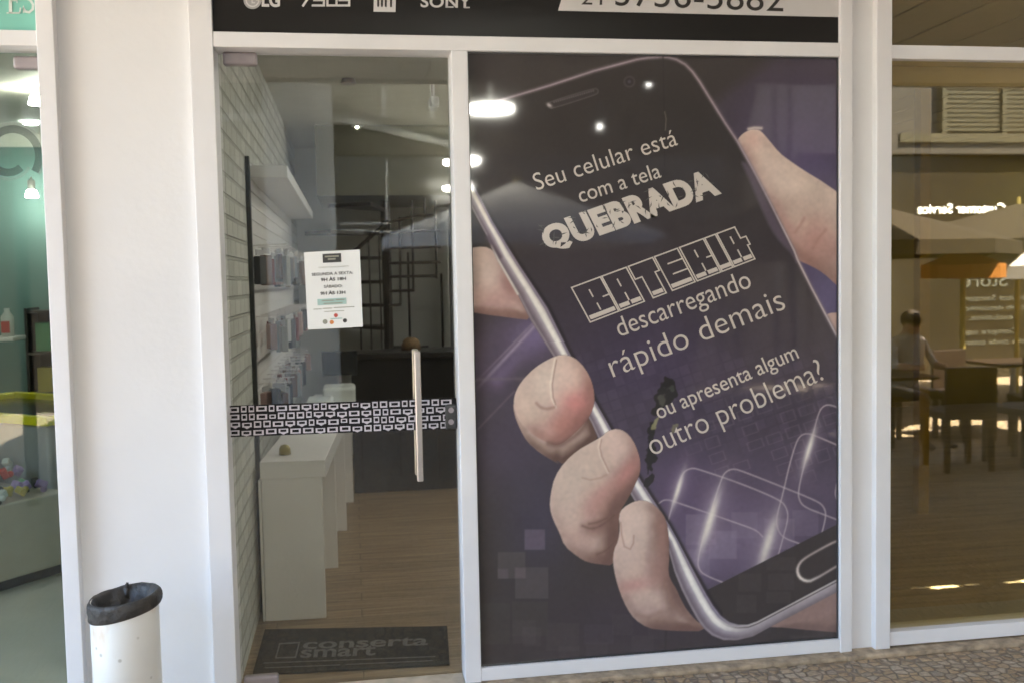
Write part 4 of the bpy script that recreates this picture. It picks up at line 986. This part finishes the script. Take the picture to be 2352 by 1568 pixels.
# spiral stair
stx, sty = .30, 4.75
st = thing('spiral_staircase', (stx, sty, FZ), 'dark steel spiral staircase behind the black desk', 'staircase')
MB().cyl((stx, sty, 1.20), .042, 2.34).build('pole', M['dark_steel'], st)
for k in range(11):
    a = -1.0 + k * .50; z_ = FZ + .2 + k * .205
    r0, r1 = .05, .72
    pts = [(stx + r * math.cos(t), sty + r * math.sin(t), z_) for r, t in ((r0, a), (r1, a), (r1, a + .26), (r1, a + .52), (r0, a + .52))]
    MB().prism(pts, (0, 0, .03)).build('tread', M['dark_steel'], st)
    if math.cos(a + .25) > .2: MB().tube((stx + .7 * math.cos(a + .25), sty + .7 * math.sin(a + .25), z_), (stx + .7 * math.cos(a + .25), sty + .7 * math.sin(a + .25), z_ + .9), .011, 8).build('baluster', M['dark_steel'], st)
o = MB()
ra, rb2, rc2 = aty(800, 590, 4.6), aty(893, 507, 4.6), aty(893, 800, 4.6)
o.tube(ra, rb2, .018, 8).tube(rb2, rc2, .014, 8)
for f_ in (.25, .5, .75): q_ = ra + (rb2 - ra) * f_; o.tube(q_, (q_[0], q_[1], FZ + 1.0), .008, 6)
o.build('handrail', M['dark_steel'], st)
lt = MB(); q4 = lambda px, py: tuple(aty(px, py, 4.45))
for pts in (((918, 500), (920, 700)), ((946, 462), (950, 667)), ((1000, 462), (1003, 640)), ((975, 455), (976, 500))): lt.tube(q4(*pts[0]), q4(*pts[1]), .010, 8)
for pts in (((893, 512), (950, 497), (1000, 494)), ((893, 533), (1010, 530)), ((893, 570), (1012, 567)), ((893, 605), (1012, 602)), ((893, 636), (1003, 634)), ((893, 669), (952, 667)), ((893, 702), (922, 700))):
    for p_, n_ in zip(pts, pts[1:]): lt.tube(q4(*p_), q4(*n_), .012, 8)
o = lt.build('steel_railing', M['dark_steel']); tag(o, 'dark steel lattice railing in front of the spiral staircase', 'railing')
o = MB().box(.92, 1.02, 4.9, 5.6, FZ, 2.9).build('dark_partition', M['black_lacquer']); tag(o, 'dark upright partition beside the spiral staircase', 'partition')
o = MB().box(XW + .24, 2.19, 4.30, 5.69, 2.38, 2.949).build('bulkhead', mat('olive_bulkhead', (.15, .145, .10), .8, noise=.05)); tag(o, 'dull olive bulkhead under the ceiling above the staircase', 'bulkhead')
# door mat
mt = thing('door_mat', (0, .5, FZ), 'black rubber door mat with grey lettering inside the glass door', 'door mat')
pz = lambda px, py: atz(px, py, FZ + .0125)
MQ = [pz(574, 1543), pz(1034, 1527), pz(1020, 1441), pz(606, 1451)]
MQ = [np.array((XW + .04, .25)), np.array((MQ[1][0], .19)), np.array((.398, .66)), np.array((XW + .045, .80))]
MB().prism([(q[0], q[1], FZ + .001) for q in MQ], (0, 0, .010)).build('rubber_sheet', M['mat_black'], mt)
fM = fr(574.2, 1406.8, 4.8186)
gm = [*text_words('conserta', fM([(580, 395)])[0], fM([(1965, 350)])[0], (4, -22), pz, offset=.02), *text_words('smart', fM([(555, 492)])[0], fM([(1385, 462)])[0], (4, -26), pz, offset=.02),
     strip_geo(fM([(285, 495), (505, 488), (545, 325), (330, 338)]), 3.2, pz, True), strip_geo(fM([(150, 552), (2050, 480)]), 2.4, pz), strip_geo(fM([(165, 605), (1000, 572)]), 2.2, pz), strip_geo(fM([(1060, 568), (2020, 525)]), 2.2, pz)]
for q in gm: from_arrays('mat_lettering', *q, M['mat_print'], mt)

# ------------------------------------------------------------------ teal shop at the left
MB().box(-4.4, -.66, .12, 5.4, -.05, .025).build('floor', M['tile_floor'])['kind'] = 'structure'
MB().box(-4.4, -.66, .145, 5.4, 2.9, 3.0).build('ceiling', M['ceiling'])['kind'] = 'structure'
o = MB().box(-4.4, -.66, 5.3, 5.4, .025, 2.9).build('wall', M['teal_wall']); tag(o, 'teal back wall of the left shop', 'wall')
o = MB().box(-.72, -.66, .31, 5.4, .025, 2.9).build('wall', M['teal_wall']); tag(o, 'teal side wall of the left shop behind the white pier', 'wall')
o = MB().box(-4.5, -4.4, .31, 5.4, .025, 2.9).build('wall', M['teal_wall']); tag(o, 'teal side wall at the far left of the teal shop', 'wall')
d2 = thing('glass_door', (-1.9, YD, .03), 'glass door of the teal shop, cut by the left picture edge', 'door')
MB().box(-4.32, X_L0 - .004, YD, YD + .009, .03, 2.564).build('glass_pane', M['glass_teal'], d2)
patch(d2, 32, 131, 92, 160, YD, M['fitting'], 'hinge_fitting')
P = pl_y(YD - .002)
sp = [(24 + r * math.cos(t), 355 + r * math.sin(t)) for t, r in ((tt, 70 - 5.2 * tt) for tt in np.linspace(-3.4, 5.6, 60))]
m_sw = bpy.data.materials.new('faint_frosted_swirl'); m_sw.use_nodes = True
_n = m_sw.node_tree; _b = _n.nodes['Principled BSDF']; _b.inputs['Base Color'].default_value = (.02, .03, .03, 1); _b.inputs['Alpha'].default_value = .5
m_sl = m_sw.copy(); m_sl.name = 'pale_frosted_swirl'; m_sl.node_tree.nodes['Principled BSDF'].inputs['Base Color'].default_value = (.4, .42, .38, 1); m_sl.node_tree.nodes['Principled BSDF'].inputs['Alpha'].default_value = .2
sp = [(24 + r * math.cos(t), 355 + r * math.sin(t)) for t, r in ((tt, 34 + 5.0 * tt) for tt in np.linspace(.9, 6.9, 50))]
from_arrays('swirl_decal', *strip_geo(sp, 18, P), m_sw, d2)
sp = [(24 + r * math.cos(t), 355 + r * math.sin(t)) for t, r in ((tt, 50 + 4.2 * tt) for tt in np.linspace(.6, 6.9, 50))]
from_arrays('swirl_decal', *strip_geo(sp, 8, pl_y(YD - .0032)), m_sl, d2)
# yellow edged display case
def rot_case(o_, c, a):
    o_.location = c; o_.rotation_euler = (0, 0, a); return o_
ic = thing('display_case', (-2.13, 3.0, .025), 'grey display case with a bright yellow edge in the teal shop', 'display case')
ic.rotation_euler = (0, 0, math.radians(-38))
def loc_build(b, nm, m_, par):
    bmesh.ops.recalc_face_normals(b.bm, faces=b.bm.faces[:]); me = bpy.data.meshes.new(nm); b.bm.to_mesh(me); b.bm.free(); return link(nm, me, m_, par)
loc_build(MB().box(-.75, .75, -.42, .42, .0, .84, bev=.02), 'cabinet', M['grey_panel'], ic)
yb = MB()
for a in ((-.78, .78, -.45, -.40), (-.78, .78, .40, .45), (-.78, -.73, -.40, .40), (.73, .78, -.40, .40)): yb.box(a[0], a[1], a[2], a[3], .845, .90, bev=.008)
loc_build(yb, 'yellow_edge', M['yellow'], ic)
gc = MB().box(-.73, .73, -.40, .40, .842, .86); loc_build(gc, 'glass_top', M['screen'], ic)
tb = thing('toy_bin', (-2.18, 2.1, .025), 'white open bin heaped with small bright toys in the teal shop', 'bin'); tb.rotation_euler = (0, 0, math.radians(-38))
loc_build(MB().box(-.55, .42, -.40, .30, .06, .48, bev=.01), 'box', mat('warm_white_board', (.50, .43, .36), .5, noise=.05), tb); loc_build(MB().box(-.5, .38, -.36, .26, 0, .06), 'plinth', M['black_lacquer'], tb)
rt = random.Random(2)
tm = [mat(n + '_toy', c, .4, noise=.1) for n, c in (('red', (.5, .05, .04)), ('white', (.6, .6, .55)), ('green', (.1, .3, .15)), ('violet', (.3, .2, .4)), ('yellow', (.5, .4, .08)), ('black', (.03, .03, .03)))]
tn = ['red', 'white', 'green', 'violet', 'yellow', 'black']; tp = {}
for k in range(70):
    i = rt.randrange(6)
    if i not in tp:
        b = MB().box(-.03, .03, -.022, .022, -.02, .02, bev=.008).sphere((0.02, 0, .025), .02, seg=10); q = loc_build(b, 'toy', tm[i], None); tp[i] = q
        tag(q, 'small ' + tn[i] + ' toy in the heap on the white bin', 'toy', tn[i] + ' toys in the bin')
    else: q = tp[i].copy(); scn.collection.objects.link(q)
    lx, ly = rt.uniform(-.5, .38), rt.uniform(-.36, .26); ca2, sa2 = math.cos(math.radians(-38)), math.sin(math.radians(-38))
    q.location = (-2.18 + lx * ca2 - ly * sa2, 2.1 + lx * sa2 + ly * ca2, .53 + rt.uniform(0, .12) * (1 - abs(lx + .06) * 1.4)); q.rotation_euler = (rt.uniform(0, 3), rt.uniform(0, 3), rt.uniform(0, 3))
s0, s1 = aty(76, 840, 4.6), aty(125, 940, 4.6)
sh = thing('product_rack', (s0[0], 4.6, .025), 'black product rack with yellow and orange packs in the teal shop', 'rack')
o = MB()
for z_ in (.5, .84, 1.17, 1.5): o.box(s0[0], s0[0] + .7, 4.5, 4.8, z_ - .02, z_)
o.box(s0[0], s0[0] + .7, 4.8, 4.83, .03, 1.5).box(s0[0] - .02, s0[0], 4.5, 4.83, .03, 1.52).build('shelving', M['black_lacquer'], sh)
for zi, z_ in enumerate((.5, .84, 1.17)):
    for k in range(5):
        q = MB().box(s0[0] + .04 + k * .13, s0[0] + .15 + k * .13, 4.56, 4.70, z_ + .002, z_ + .17 + .03 * ((k * 7 + zi) % 3), bev=.004).build('product_pack', tm[(k + zi) % 5 if (k + zi) % 5 in (4, 0, 2) else 4]); tag(q, 'small pack standing on the black product rack', 'pack', 'packs on the black rack')
w0, w1 = aty(0, 708, 4.2), aty(45, 772, 4.2)
ws = thing('wall_shelf', (w0[0], 4.2, w1[2]), 'white shelf holding white bottles in the teal shop', 'shelf')
MB().box(w0[0] - .9, w1[0], 4.05, 4.35, w1[2] - .03, w1[2], bev=.004).build('board', M['counter'], ws)
for k in range(7):
    x_ = w1[0] - .07 - k * .12
    bt = thing('white_bottle', (x_, 4.16, w1[2]), 'white bottle with a red label on the shelf of the teal shop', 'bottle', 'white bottles on the shelf')
    MB().lathe([(0, 0), (.045, 0), (.045, .15), (.02, .19), (.02, .215), (0, .215)], (x_, 4.16, w1[2] + .001), 20).build('flask', M['plastic_white'], bt, True)
    MB().box(x_ - .03, x_ + .03, 4.108, 4.114, w1[2] + .03, w1[2] + .12).build('label', tm[0], bt)
for (px, py, yy, nm) in ((85, 231, 2.6, 'upper'), (73, 446, 5.0, 'lower')):
    c = aty(px, py, yy)
    l_ = thing('spot_light', tuple(c), ('bright lit spotlight high in the teal shop near the door post', 'smaller lit spotlight further back in the teal shop')[nm == 'lower'], 'spotlight')
    MB().cyl(c, .05, .05, r2=.036, seg=20).build('lamp_face', M['lamp'], l_)
    MB().cyl((c[0], c[1], c[2] + .07), .03, .09, seg=16).tube((c[0], c[1], c[2] + .1), (c[0], c[1], c[2] + .14), .01).build('housing', M['lamp_rim'], l_)
for (x_, y_) in ((-2.4, 1.4), (-3.2, 2.4), (-2.3, 3.9), (-1.4, 3.4)):
    l_ = thing('ceiling_light', (x_, y_, 2.89), 'round lit ceiling lamp in the teal shop', 'ceiling light', 'lit ceiling lamps of the teal shop')
    MB().cyl((x_, y_, 2.89), .05, .016, seg=24).build('lens', M['lamp_teal'], l_)

# ------------------------------------------------------------------ empty shop behind the olive glass
MB().box(2.29, 11, .12, 7.4, -.05, .028).build('floor', M['dark_wood'])['kind'] = 'structure'
# boarded ceiling with slots added so sun and daylight brighten the shop
ADDED_SLOTS = [(3.60, 3.70, 2.19, 2.21), (3.70, 3.85, 2.168, 2.21), (3.85, 3.98, 2.18, 2.20), (4.12, 4.22, 2.17, 2.195), (4.22, 4.6, 2.14, 2.21)] + [(8.3 + .62 * k_, 8.3 + .62 * k_ + .50, 6.0, 6.6) for k_ in range(3)]
def pieces(xa, xb, ya, yb):
    xsx = sorted({xa, xb} | {v for L in ADDED_SLOTS for v in L[:2] if xa < v < xb}); ysy = sorted({ya, yb} | {v for L in ADDED_SLOTS for v in L[2:] if ya < v < yb})
    for i_ in range(len(xsx) - 1):
        for j_ in range(len(ysy) - 1):
            mx_, my_ = (xsx[i_] + xsx[i_ + 1]) / 2, (ysy[j_] + ysy[j_ + 1]) / 2
            if not any(L[0] < mx_ < L[1] and L[2] < my_ < L[3] for L in ADDED_SLOTS): yield xsx[i_], xsx[i_ + 1], ysy[j_], ysy[j_ + 1]
cg = MB(); x_ = 2.3
while x_ < 11:
    for q in pieces(x_, min(x_ + .338, 11), .31, 7.4): cg.box(*q, 3.08, 3.10)
    x_ += .36
cg.build('ceiling', M['soffit'])['kind'] = 'structure'
cg = MB()
for q in pieces(2.275, 11.1, .305, 7.45): cg.box(*q, 3.102, 3.12)
o = cg.build('roof_deck', M['soffit_gap']); tag(o, 'flat roof deck with added light slots over the empty shop', 'roof')
o = MB().box(2.29, 11, 7.3, 7.4, .028, 3.08).build('wall', M['olive_wall']); tag(o, 'dull olive back wall of the empty shop', 'wall')
o = MB().box(2.27, 2.288, .31, 7.4, .028, 3.08).build('wall', M['olive_wall']); tag(o, 'dull olive side wall of the empty shop beside the white pier', 'wall')
o = MB().box(11, 11.1, .31, 7.4, .0, 3.08).build('wall', M['olive_wall']); tag(o, 'dull olive end wall of the empty shop', 'wall')
pa, pb_ = aty(2112, 800, 2.2), aty(2136, 800, 2.2)  # post built in place of a column mirrored in the glass
o = MB().box(pa[0], pb_[0], 2.2, 2.2 + pb_[0] - pa[0], .028, 3.08, bev=.004).build('reflection_post', M['olive_post']); tag(o, 'slim mustard post inside the empty shop in place of a reflected column', 'post')

o = MB().box(5.3, 11.1, .0, .30, .0, 3.139).build('wall', M['white_wall']); tag(o, 'white front wall to the right of the olive window', 'wall')
# ------------------------------------------------------------------ what stands behind the photographer (seen in the glass, plus added light blockers)
cn = thing('walkway_canopy', (2, -1.7, 3.3), 'cream boarded canopy over the walkway in front of the shops', 'canopy')
b = MB(); x_ = -3.6
while x_ < 14: b.box(x_, x_ + .193, -3.6, -.001, 3.22, 3.25); x_ += .2
b.build('boards', M['soffit'], cn); MB().box(-3.6, 14, -3.62, -.001, 3.252, 3.36).build('deck', M['opp_white'], cn); MB().box(-3.6, 14, -3.66, -3.622, 3.19, 3.40, bev=.004).build('fascia', M['opp_white'], cn)
YO = -10.
ob = thing('shop_building', (4, YO, 0), 'two storey building across the court with dark glazing', 'building')
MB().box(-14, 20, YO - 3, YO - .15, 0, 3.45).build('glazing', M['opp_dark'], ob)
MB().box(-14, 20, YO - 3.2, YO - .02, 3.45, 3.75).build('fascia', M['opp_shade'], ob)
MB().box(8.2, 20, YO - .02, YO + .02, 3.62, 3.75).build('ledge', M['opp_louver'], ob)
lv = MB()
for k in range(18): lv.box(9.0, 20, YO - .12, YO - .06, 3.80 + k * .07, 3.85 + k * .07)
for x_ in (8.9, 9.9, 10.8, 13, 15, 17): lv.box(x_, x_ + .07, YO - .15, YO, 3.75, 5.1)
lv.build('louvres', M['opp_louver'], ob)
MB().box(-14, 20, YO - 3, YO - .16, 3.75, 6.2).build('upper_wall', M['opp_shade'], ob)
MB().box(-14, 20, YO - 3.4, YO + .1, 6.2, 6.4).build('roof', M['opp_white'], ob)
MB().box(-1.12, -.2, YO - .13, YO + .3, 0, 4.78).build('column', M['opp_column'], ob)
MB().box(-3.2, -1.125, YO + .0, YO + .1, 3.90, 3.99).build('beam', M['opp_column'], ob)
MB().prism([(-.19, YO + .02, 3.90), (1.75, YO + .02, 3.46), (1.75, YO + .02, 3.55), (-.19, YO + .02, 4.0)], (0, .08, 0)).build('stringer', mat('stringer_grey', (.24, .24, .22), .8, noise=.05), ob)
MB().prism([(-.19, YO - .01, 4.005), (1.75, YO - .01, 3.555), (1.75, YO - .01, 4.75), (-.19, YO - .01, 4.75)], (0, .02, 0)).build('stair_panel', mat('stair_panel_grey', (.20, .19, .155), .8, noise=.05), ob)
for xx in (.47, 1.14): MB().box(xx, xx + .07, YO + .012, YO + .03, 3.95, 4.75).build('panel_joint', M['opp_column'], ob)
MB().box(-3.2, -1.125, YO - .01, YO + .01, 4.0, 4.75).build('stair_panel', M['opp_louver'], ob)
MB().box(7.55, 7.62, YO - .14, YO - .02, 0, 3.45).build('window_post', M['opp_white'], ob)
# shop lettering on the far front (its mirror image shows in the olive window)
def wall_text(s, xr, xl, z_, cap, m_, nm, **k):
    v, f = text_plane(s, (xr, YO - .135, z_), (-1, 0, 0), (0, 0, 1), xr - xl, cap, **k); return from_arrays(nm, v, [tuple(reversed(q)) for q in f], m_, ob)
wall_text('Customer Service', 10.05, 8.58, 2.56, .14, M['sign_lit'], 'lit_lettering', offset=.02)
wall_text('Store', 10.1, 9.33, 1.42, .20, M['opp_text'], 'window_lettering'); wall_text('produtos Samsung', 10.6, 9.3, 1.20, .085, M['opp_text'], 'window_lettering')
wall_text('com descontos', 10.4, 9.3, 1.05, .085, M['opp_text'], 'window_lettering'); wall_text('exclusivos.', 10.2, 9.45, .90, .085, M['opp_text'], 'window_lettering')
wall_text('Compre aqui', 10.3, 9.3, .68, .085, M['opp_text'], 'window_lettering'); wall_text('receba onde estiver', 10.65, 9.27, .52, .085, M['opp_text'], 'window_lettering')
v, f = text_plane('conserta', (aty(1597, 500, 10.1)[0], YO - .135, aty(1640, 495, 10.1)[2]), (1, 0, 0), (0, 0, 1), aty(1690, 480, 10.1)[0] - aty(1597, 500, 10.1)[0], .16); from_arrays('window_lettering', v, f, M['opp_text'], ob)  # mirrored letters painted in place of a reflection in the far glazing
v, f = text_plane('smart', (aty(1600, 530, 10.1)[0], YO - .135, aty(1640, 535, 10.1)[2]), (1, 0, 0), (0, 0, 1), .30, .15); from_arrays('window_lettering', v, f, M['opp_text'], ob)  # second word of that painted reflection
# hanging lamps of the arcade opposite
for (px, py, d_) in ((1128, 249, 8.0), (1062, 369, 8.8), (1052, 430, 9.4), (1493, 190, 6.6), (1380, 290, 7.3)):
    c = aty(px, py, d_); big = d_ > 7.5
    r = (52.5 * (d_ + 4) / FPX) if px == 1128 else (41 * (d_ + 4) / FPX if px == 1062 else (33 * (d_ + 4) / FPX if px == 1052 else .022))
    l_ = thing('pendant_lamp', (c[0], -d_, c[2]), 'round lit lamp hanging over the court', 'lamp', 'lit lamps over the court')
    MB().cyl((c[0], -d_, c[2]), r, .05, seg=40).build('diffuser', M['lamp'] if big else M['lamp_small'], l_)
    MB().tube((c[0], -d_, c[2] + .03), (c[0], -d_, c[2] + (1.2 if big else .3)), .005).build('rod', M['lamp_rim'], l_)
# parasols
def parasol(x_, y_, R_, ze, za, m_, lab):
    t_ = thing('parasol', (x_, y_, 0), lab, 'parasol', 'parasols in the court')
    MB().tube((x_, y_, 0), (x_, y_, za + .08), .03).build('pole', M['olive_post'], t_)
    b = MB(); ap = b.bm.verts.new((x_, y_, za)); n = 8; rim_ = []
    for k in range(n):
        a = 2 * math.pi * (k + .5) / n; rim_.append(b.bm.verts.new((x_ + R_ * math.cos(a), y_ + R_ * math.sin(a), ze)))
    low_ = [b.bm.verts.new((v.co.x, v.co.y, ze - .14)) for v in rim_]
    for k in range(n): b.bm.faces.new((ap, rim_[k], rim_[(k + 1) % n])); b.bm.faces.new((rim_[k], low_[k], low_[(k + 1) % n], rim_[(k + 1) % n]))
    b.build('cloth', m_, t_)
    rb_ = MB()
    for v in range(n):
        a = 2 * math.pi * (v + .5) / n; rb_.tube((x_, y_, za - .02), (x_ + R_ * .98 * math.cos(a), y_ + R_ * .98 * math.sin(a), ze - .01), .009, 6)
    rb_.build('ribs', M['olive_post'], t_)
for (x_, y_, R_, ze, za, mm_) in ((2.0, -8.0, 1.75, 2.20, 2.85, 'parasol_pale'), (5.3, -7.0, 2.35, 1.98, 2.66, 'parasol'), (8.3, -7.4, 1.9, 2.02, 2.5, 'parasol'), (aty(2420, 590, 6.2)[0], -6.2, 1.05, aty(2300, 612, 6.2)[2], aty(2350, 545, 6.2)[2], 'parasol_pale'), (aty(2225, 590, 5.6)[0], -5.6, .42, aty(2225, 608, 5.6)[2], aty(2225, 570, 5.6)[2], 'parasol_orange')):
    parasol(x_, y_, R_, ze, za, M[mm_], {'parasol': 'grey', 'parasol_pale': 'pale', 'parasol_orange': 'orange'}[mm_] + ' parasol standing in the court')
# chairs, a table and a seated person
def chair(x_, y_, rz):
    t_ = thing('chair', (0, 0, 0), 'dark brown high backed chair in the court', 'chair', 'chairs in the court')
    for sx in (-.19, .19):
        for sy in (-.19, .19): MB().box(sx - .02, sx + .02, sy - .02, sy + .02, 0, .44).build('leg', M['chair'], t_)
    MB().box(-.22, .22, -.22, .22, .442, .50, bev=.01).build('seat', M['chair'], t_)
    MB().box(-.22, .22, .19, .225, .502, .88, bev=.01).build('backrest', M['chair'], t_)
    t_.location = (x_, y_, 0); t_.rotation_euler = (0, 0, rz)
for (x_, y_, rz) in ((5.05, -3.65, .1), (5.7, -3.75, -.3), (5.2, -4.9, 3.0), (6.3, -4.3, .3), (6.9, -4.6, 1.8), (6.0, -5.0, 2.9), (7.3, -4.0, -.4)): chair(x_, y_, rz)
for (x_, y_) in ((4.75, -4.35), (6.6, -5.1)):
    t_ = thing('table', (x_, y_, 0), 'dark square table in the court', 'table', 'tables in the court')
    MB().box(x_ - .35, x_ + .35, y_ - .35, y_ + .35, .72, .75, bev=.006).build('tabletop', M['chair'], t_)
    MB().tube((x_, y_, 0), (x_, y_, .72), .03).build('pedestal', M['silver'], t_)
def person(x_, y_, rz):
    t_ = thing('person', (x_, y_, 0), 'person in a grey shirt sitting at the table with their back turned', 'person')
    bm = bmesh.new(); sk = bm.verts.layers.skin.verify()
    def V(c, r): v = bm.verts.new(c); v[sk].radius = (r, r * .8); return v
    pel = V((0, 0, .52), .15); v0 = V((0, -.02, .72), .15); v1 = V((0, -.07, .95), .19); nk = V((0, -.10, 1.08), .075); hd = V((0, -.13, 1.18), .098); tp_ = V((0, -.13, 1.26), .075)
    for a, b2 in ((pel, v0), (v0, v1), (v1, nk), (nk, hd), (hd, tp_)): bm.edges.new((a, b2))
    for s_ in (-1, 1):
        sh_ = V((s_ * .17, -.05, 1.0), .06); el = V((s_ * .23, -.16, .78), .045); wr_ = V((s_ * .14, -.38, .78), .032); ha = V((s_ * .12, -.46, .79), .03)
        hp = V((s_ * .09, -.05, .52), .085); kn = V((s_ * .12, -.46, .52), .06); an_ = V((s_ * .12, -.44, .10), .042); ft = V((s_ * .12, -.58, .05), .035)
        for a, b2 in ((v1, sh_), (sh_, el), (el, wr_), (wr_, ha), (pel, hp), (hp, kn), (kn, an_), (an_, ft)): bm.edges.new((a, b2))
    pel[sk].use_root = True
    me = bpy.data.meshes.new('body'); bm.to_mesh(me); bm.free(); bo = link('body', me, M['shirt'], t_)
    md = bo.modifiers.new('skin', 'SKIN'); sb = bo.modifiers.new('sub', 'SUBSURF'); sb.levels = sb.render_levels = 2
    dg = bpy.context.evaluated_depsgraph_get(); dg.update(); m2 = bpy.data.meshes.new_from_object(bo.evaluated_get(dg)); bo.modifiers.clear(); bo.data = m2
    m2.materials.clear()
    for q in ('shirt', 'skin', 'trousers'): m2.materials.append(M[q])
    for p in m2.polygons:
        c = p.center; p.use_smooth = True
        p.material_index = 1 if (c.z > 1.075 or (c.y < -.22 and c.z > .70)) else (2 if c.z < .56 else 0)
    MB().sphere((0 + x_, -.11 + y_, 1.215), .102, (.9, 1.05, .95)).build('hair', M['hair'], t_, True)
    t_.rotation_euler = (0, 0, rz)
person(5.25, -4.85, 3.0)

wb = thing('added_side_building', (15, -7, 0), 'plain cream building added unseen to block light at the right end of the court', 'building')
MB().box(14.1, 18, -10.2, -.2, 0, 5.2).build('wall', M['opp_louver'], wb); MB().box(14.0, 18.2, -10.18, -.1, 5.2, 5.4).build('roof', M['opp_white'], wb)  # unseen block added to cut light coming from the right

cr_ = thing('added_court_roof', (1, -7, 4.8), 'unseen flat roof added to shade the middle of the court', 'roof')
MB().box(-2.6, 6.1, -10.0, -2.6, 4.8, 4.95).build('slab', M['opp_shade'], cr_)  # unseen slab added to keep sun off the court and far front
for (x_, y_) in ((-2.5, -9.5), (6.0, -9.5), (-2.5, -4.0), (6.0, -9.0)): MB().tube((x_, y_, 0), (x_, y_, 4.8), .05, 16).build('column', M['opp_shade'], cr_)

hs = thing('hanging_rail', (0, -9, 2.2), 'thin white rails hung from a chain in the court', 'rail')
h0, h1, h2, h3, h4, h5 = [aty(px, py, 9.0) for px, py in ((889, 360), (889, 508), (740, 512), (893, 512), (760, 525), (985, 537))]
neg = lambda q: (q[0], -9.0, q[2])
MB().tube(neg(h0), neg(h1), .012).build('chain', M['opp_column'], hs); MB().tube(neg(h2), neg(h3), .012).build('rail', M['opp_column'], hs); MB().tube(neg(h4), neg(h5), .012).build('rail', M['opp_column'], hs)
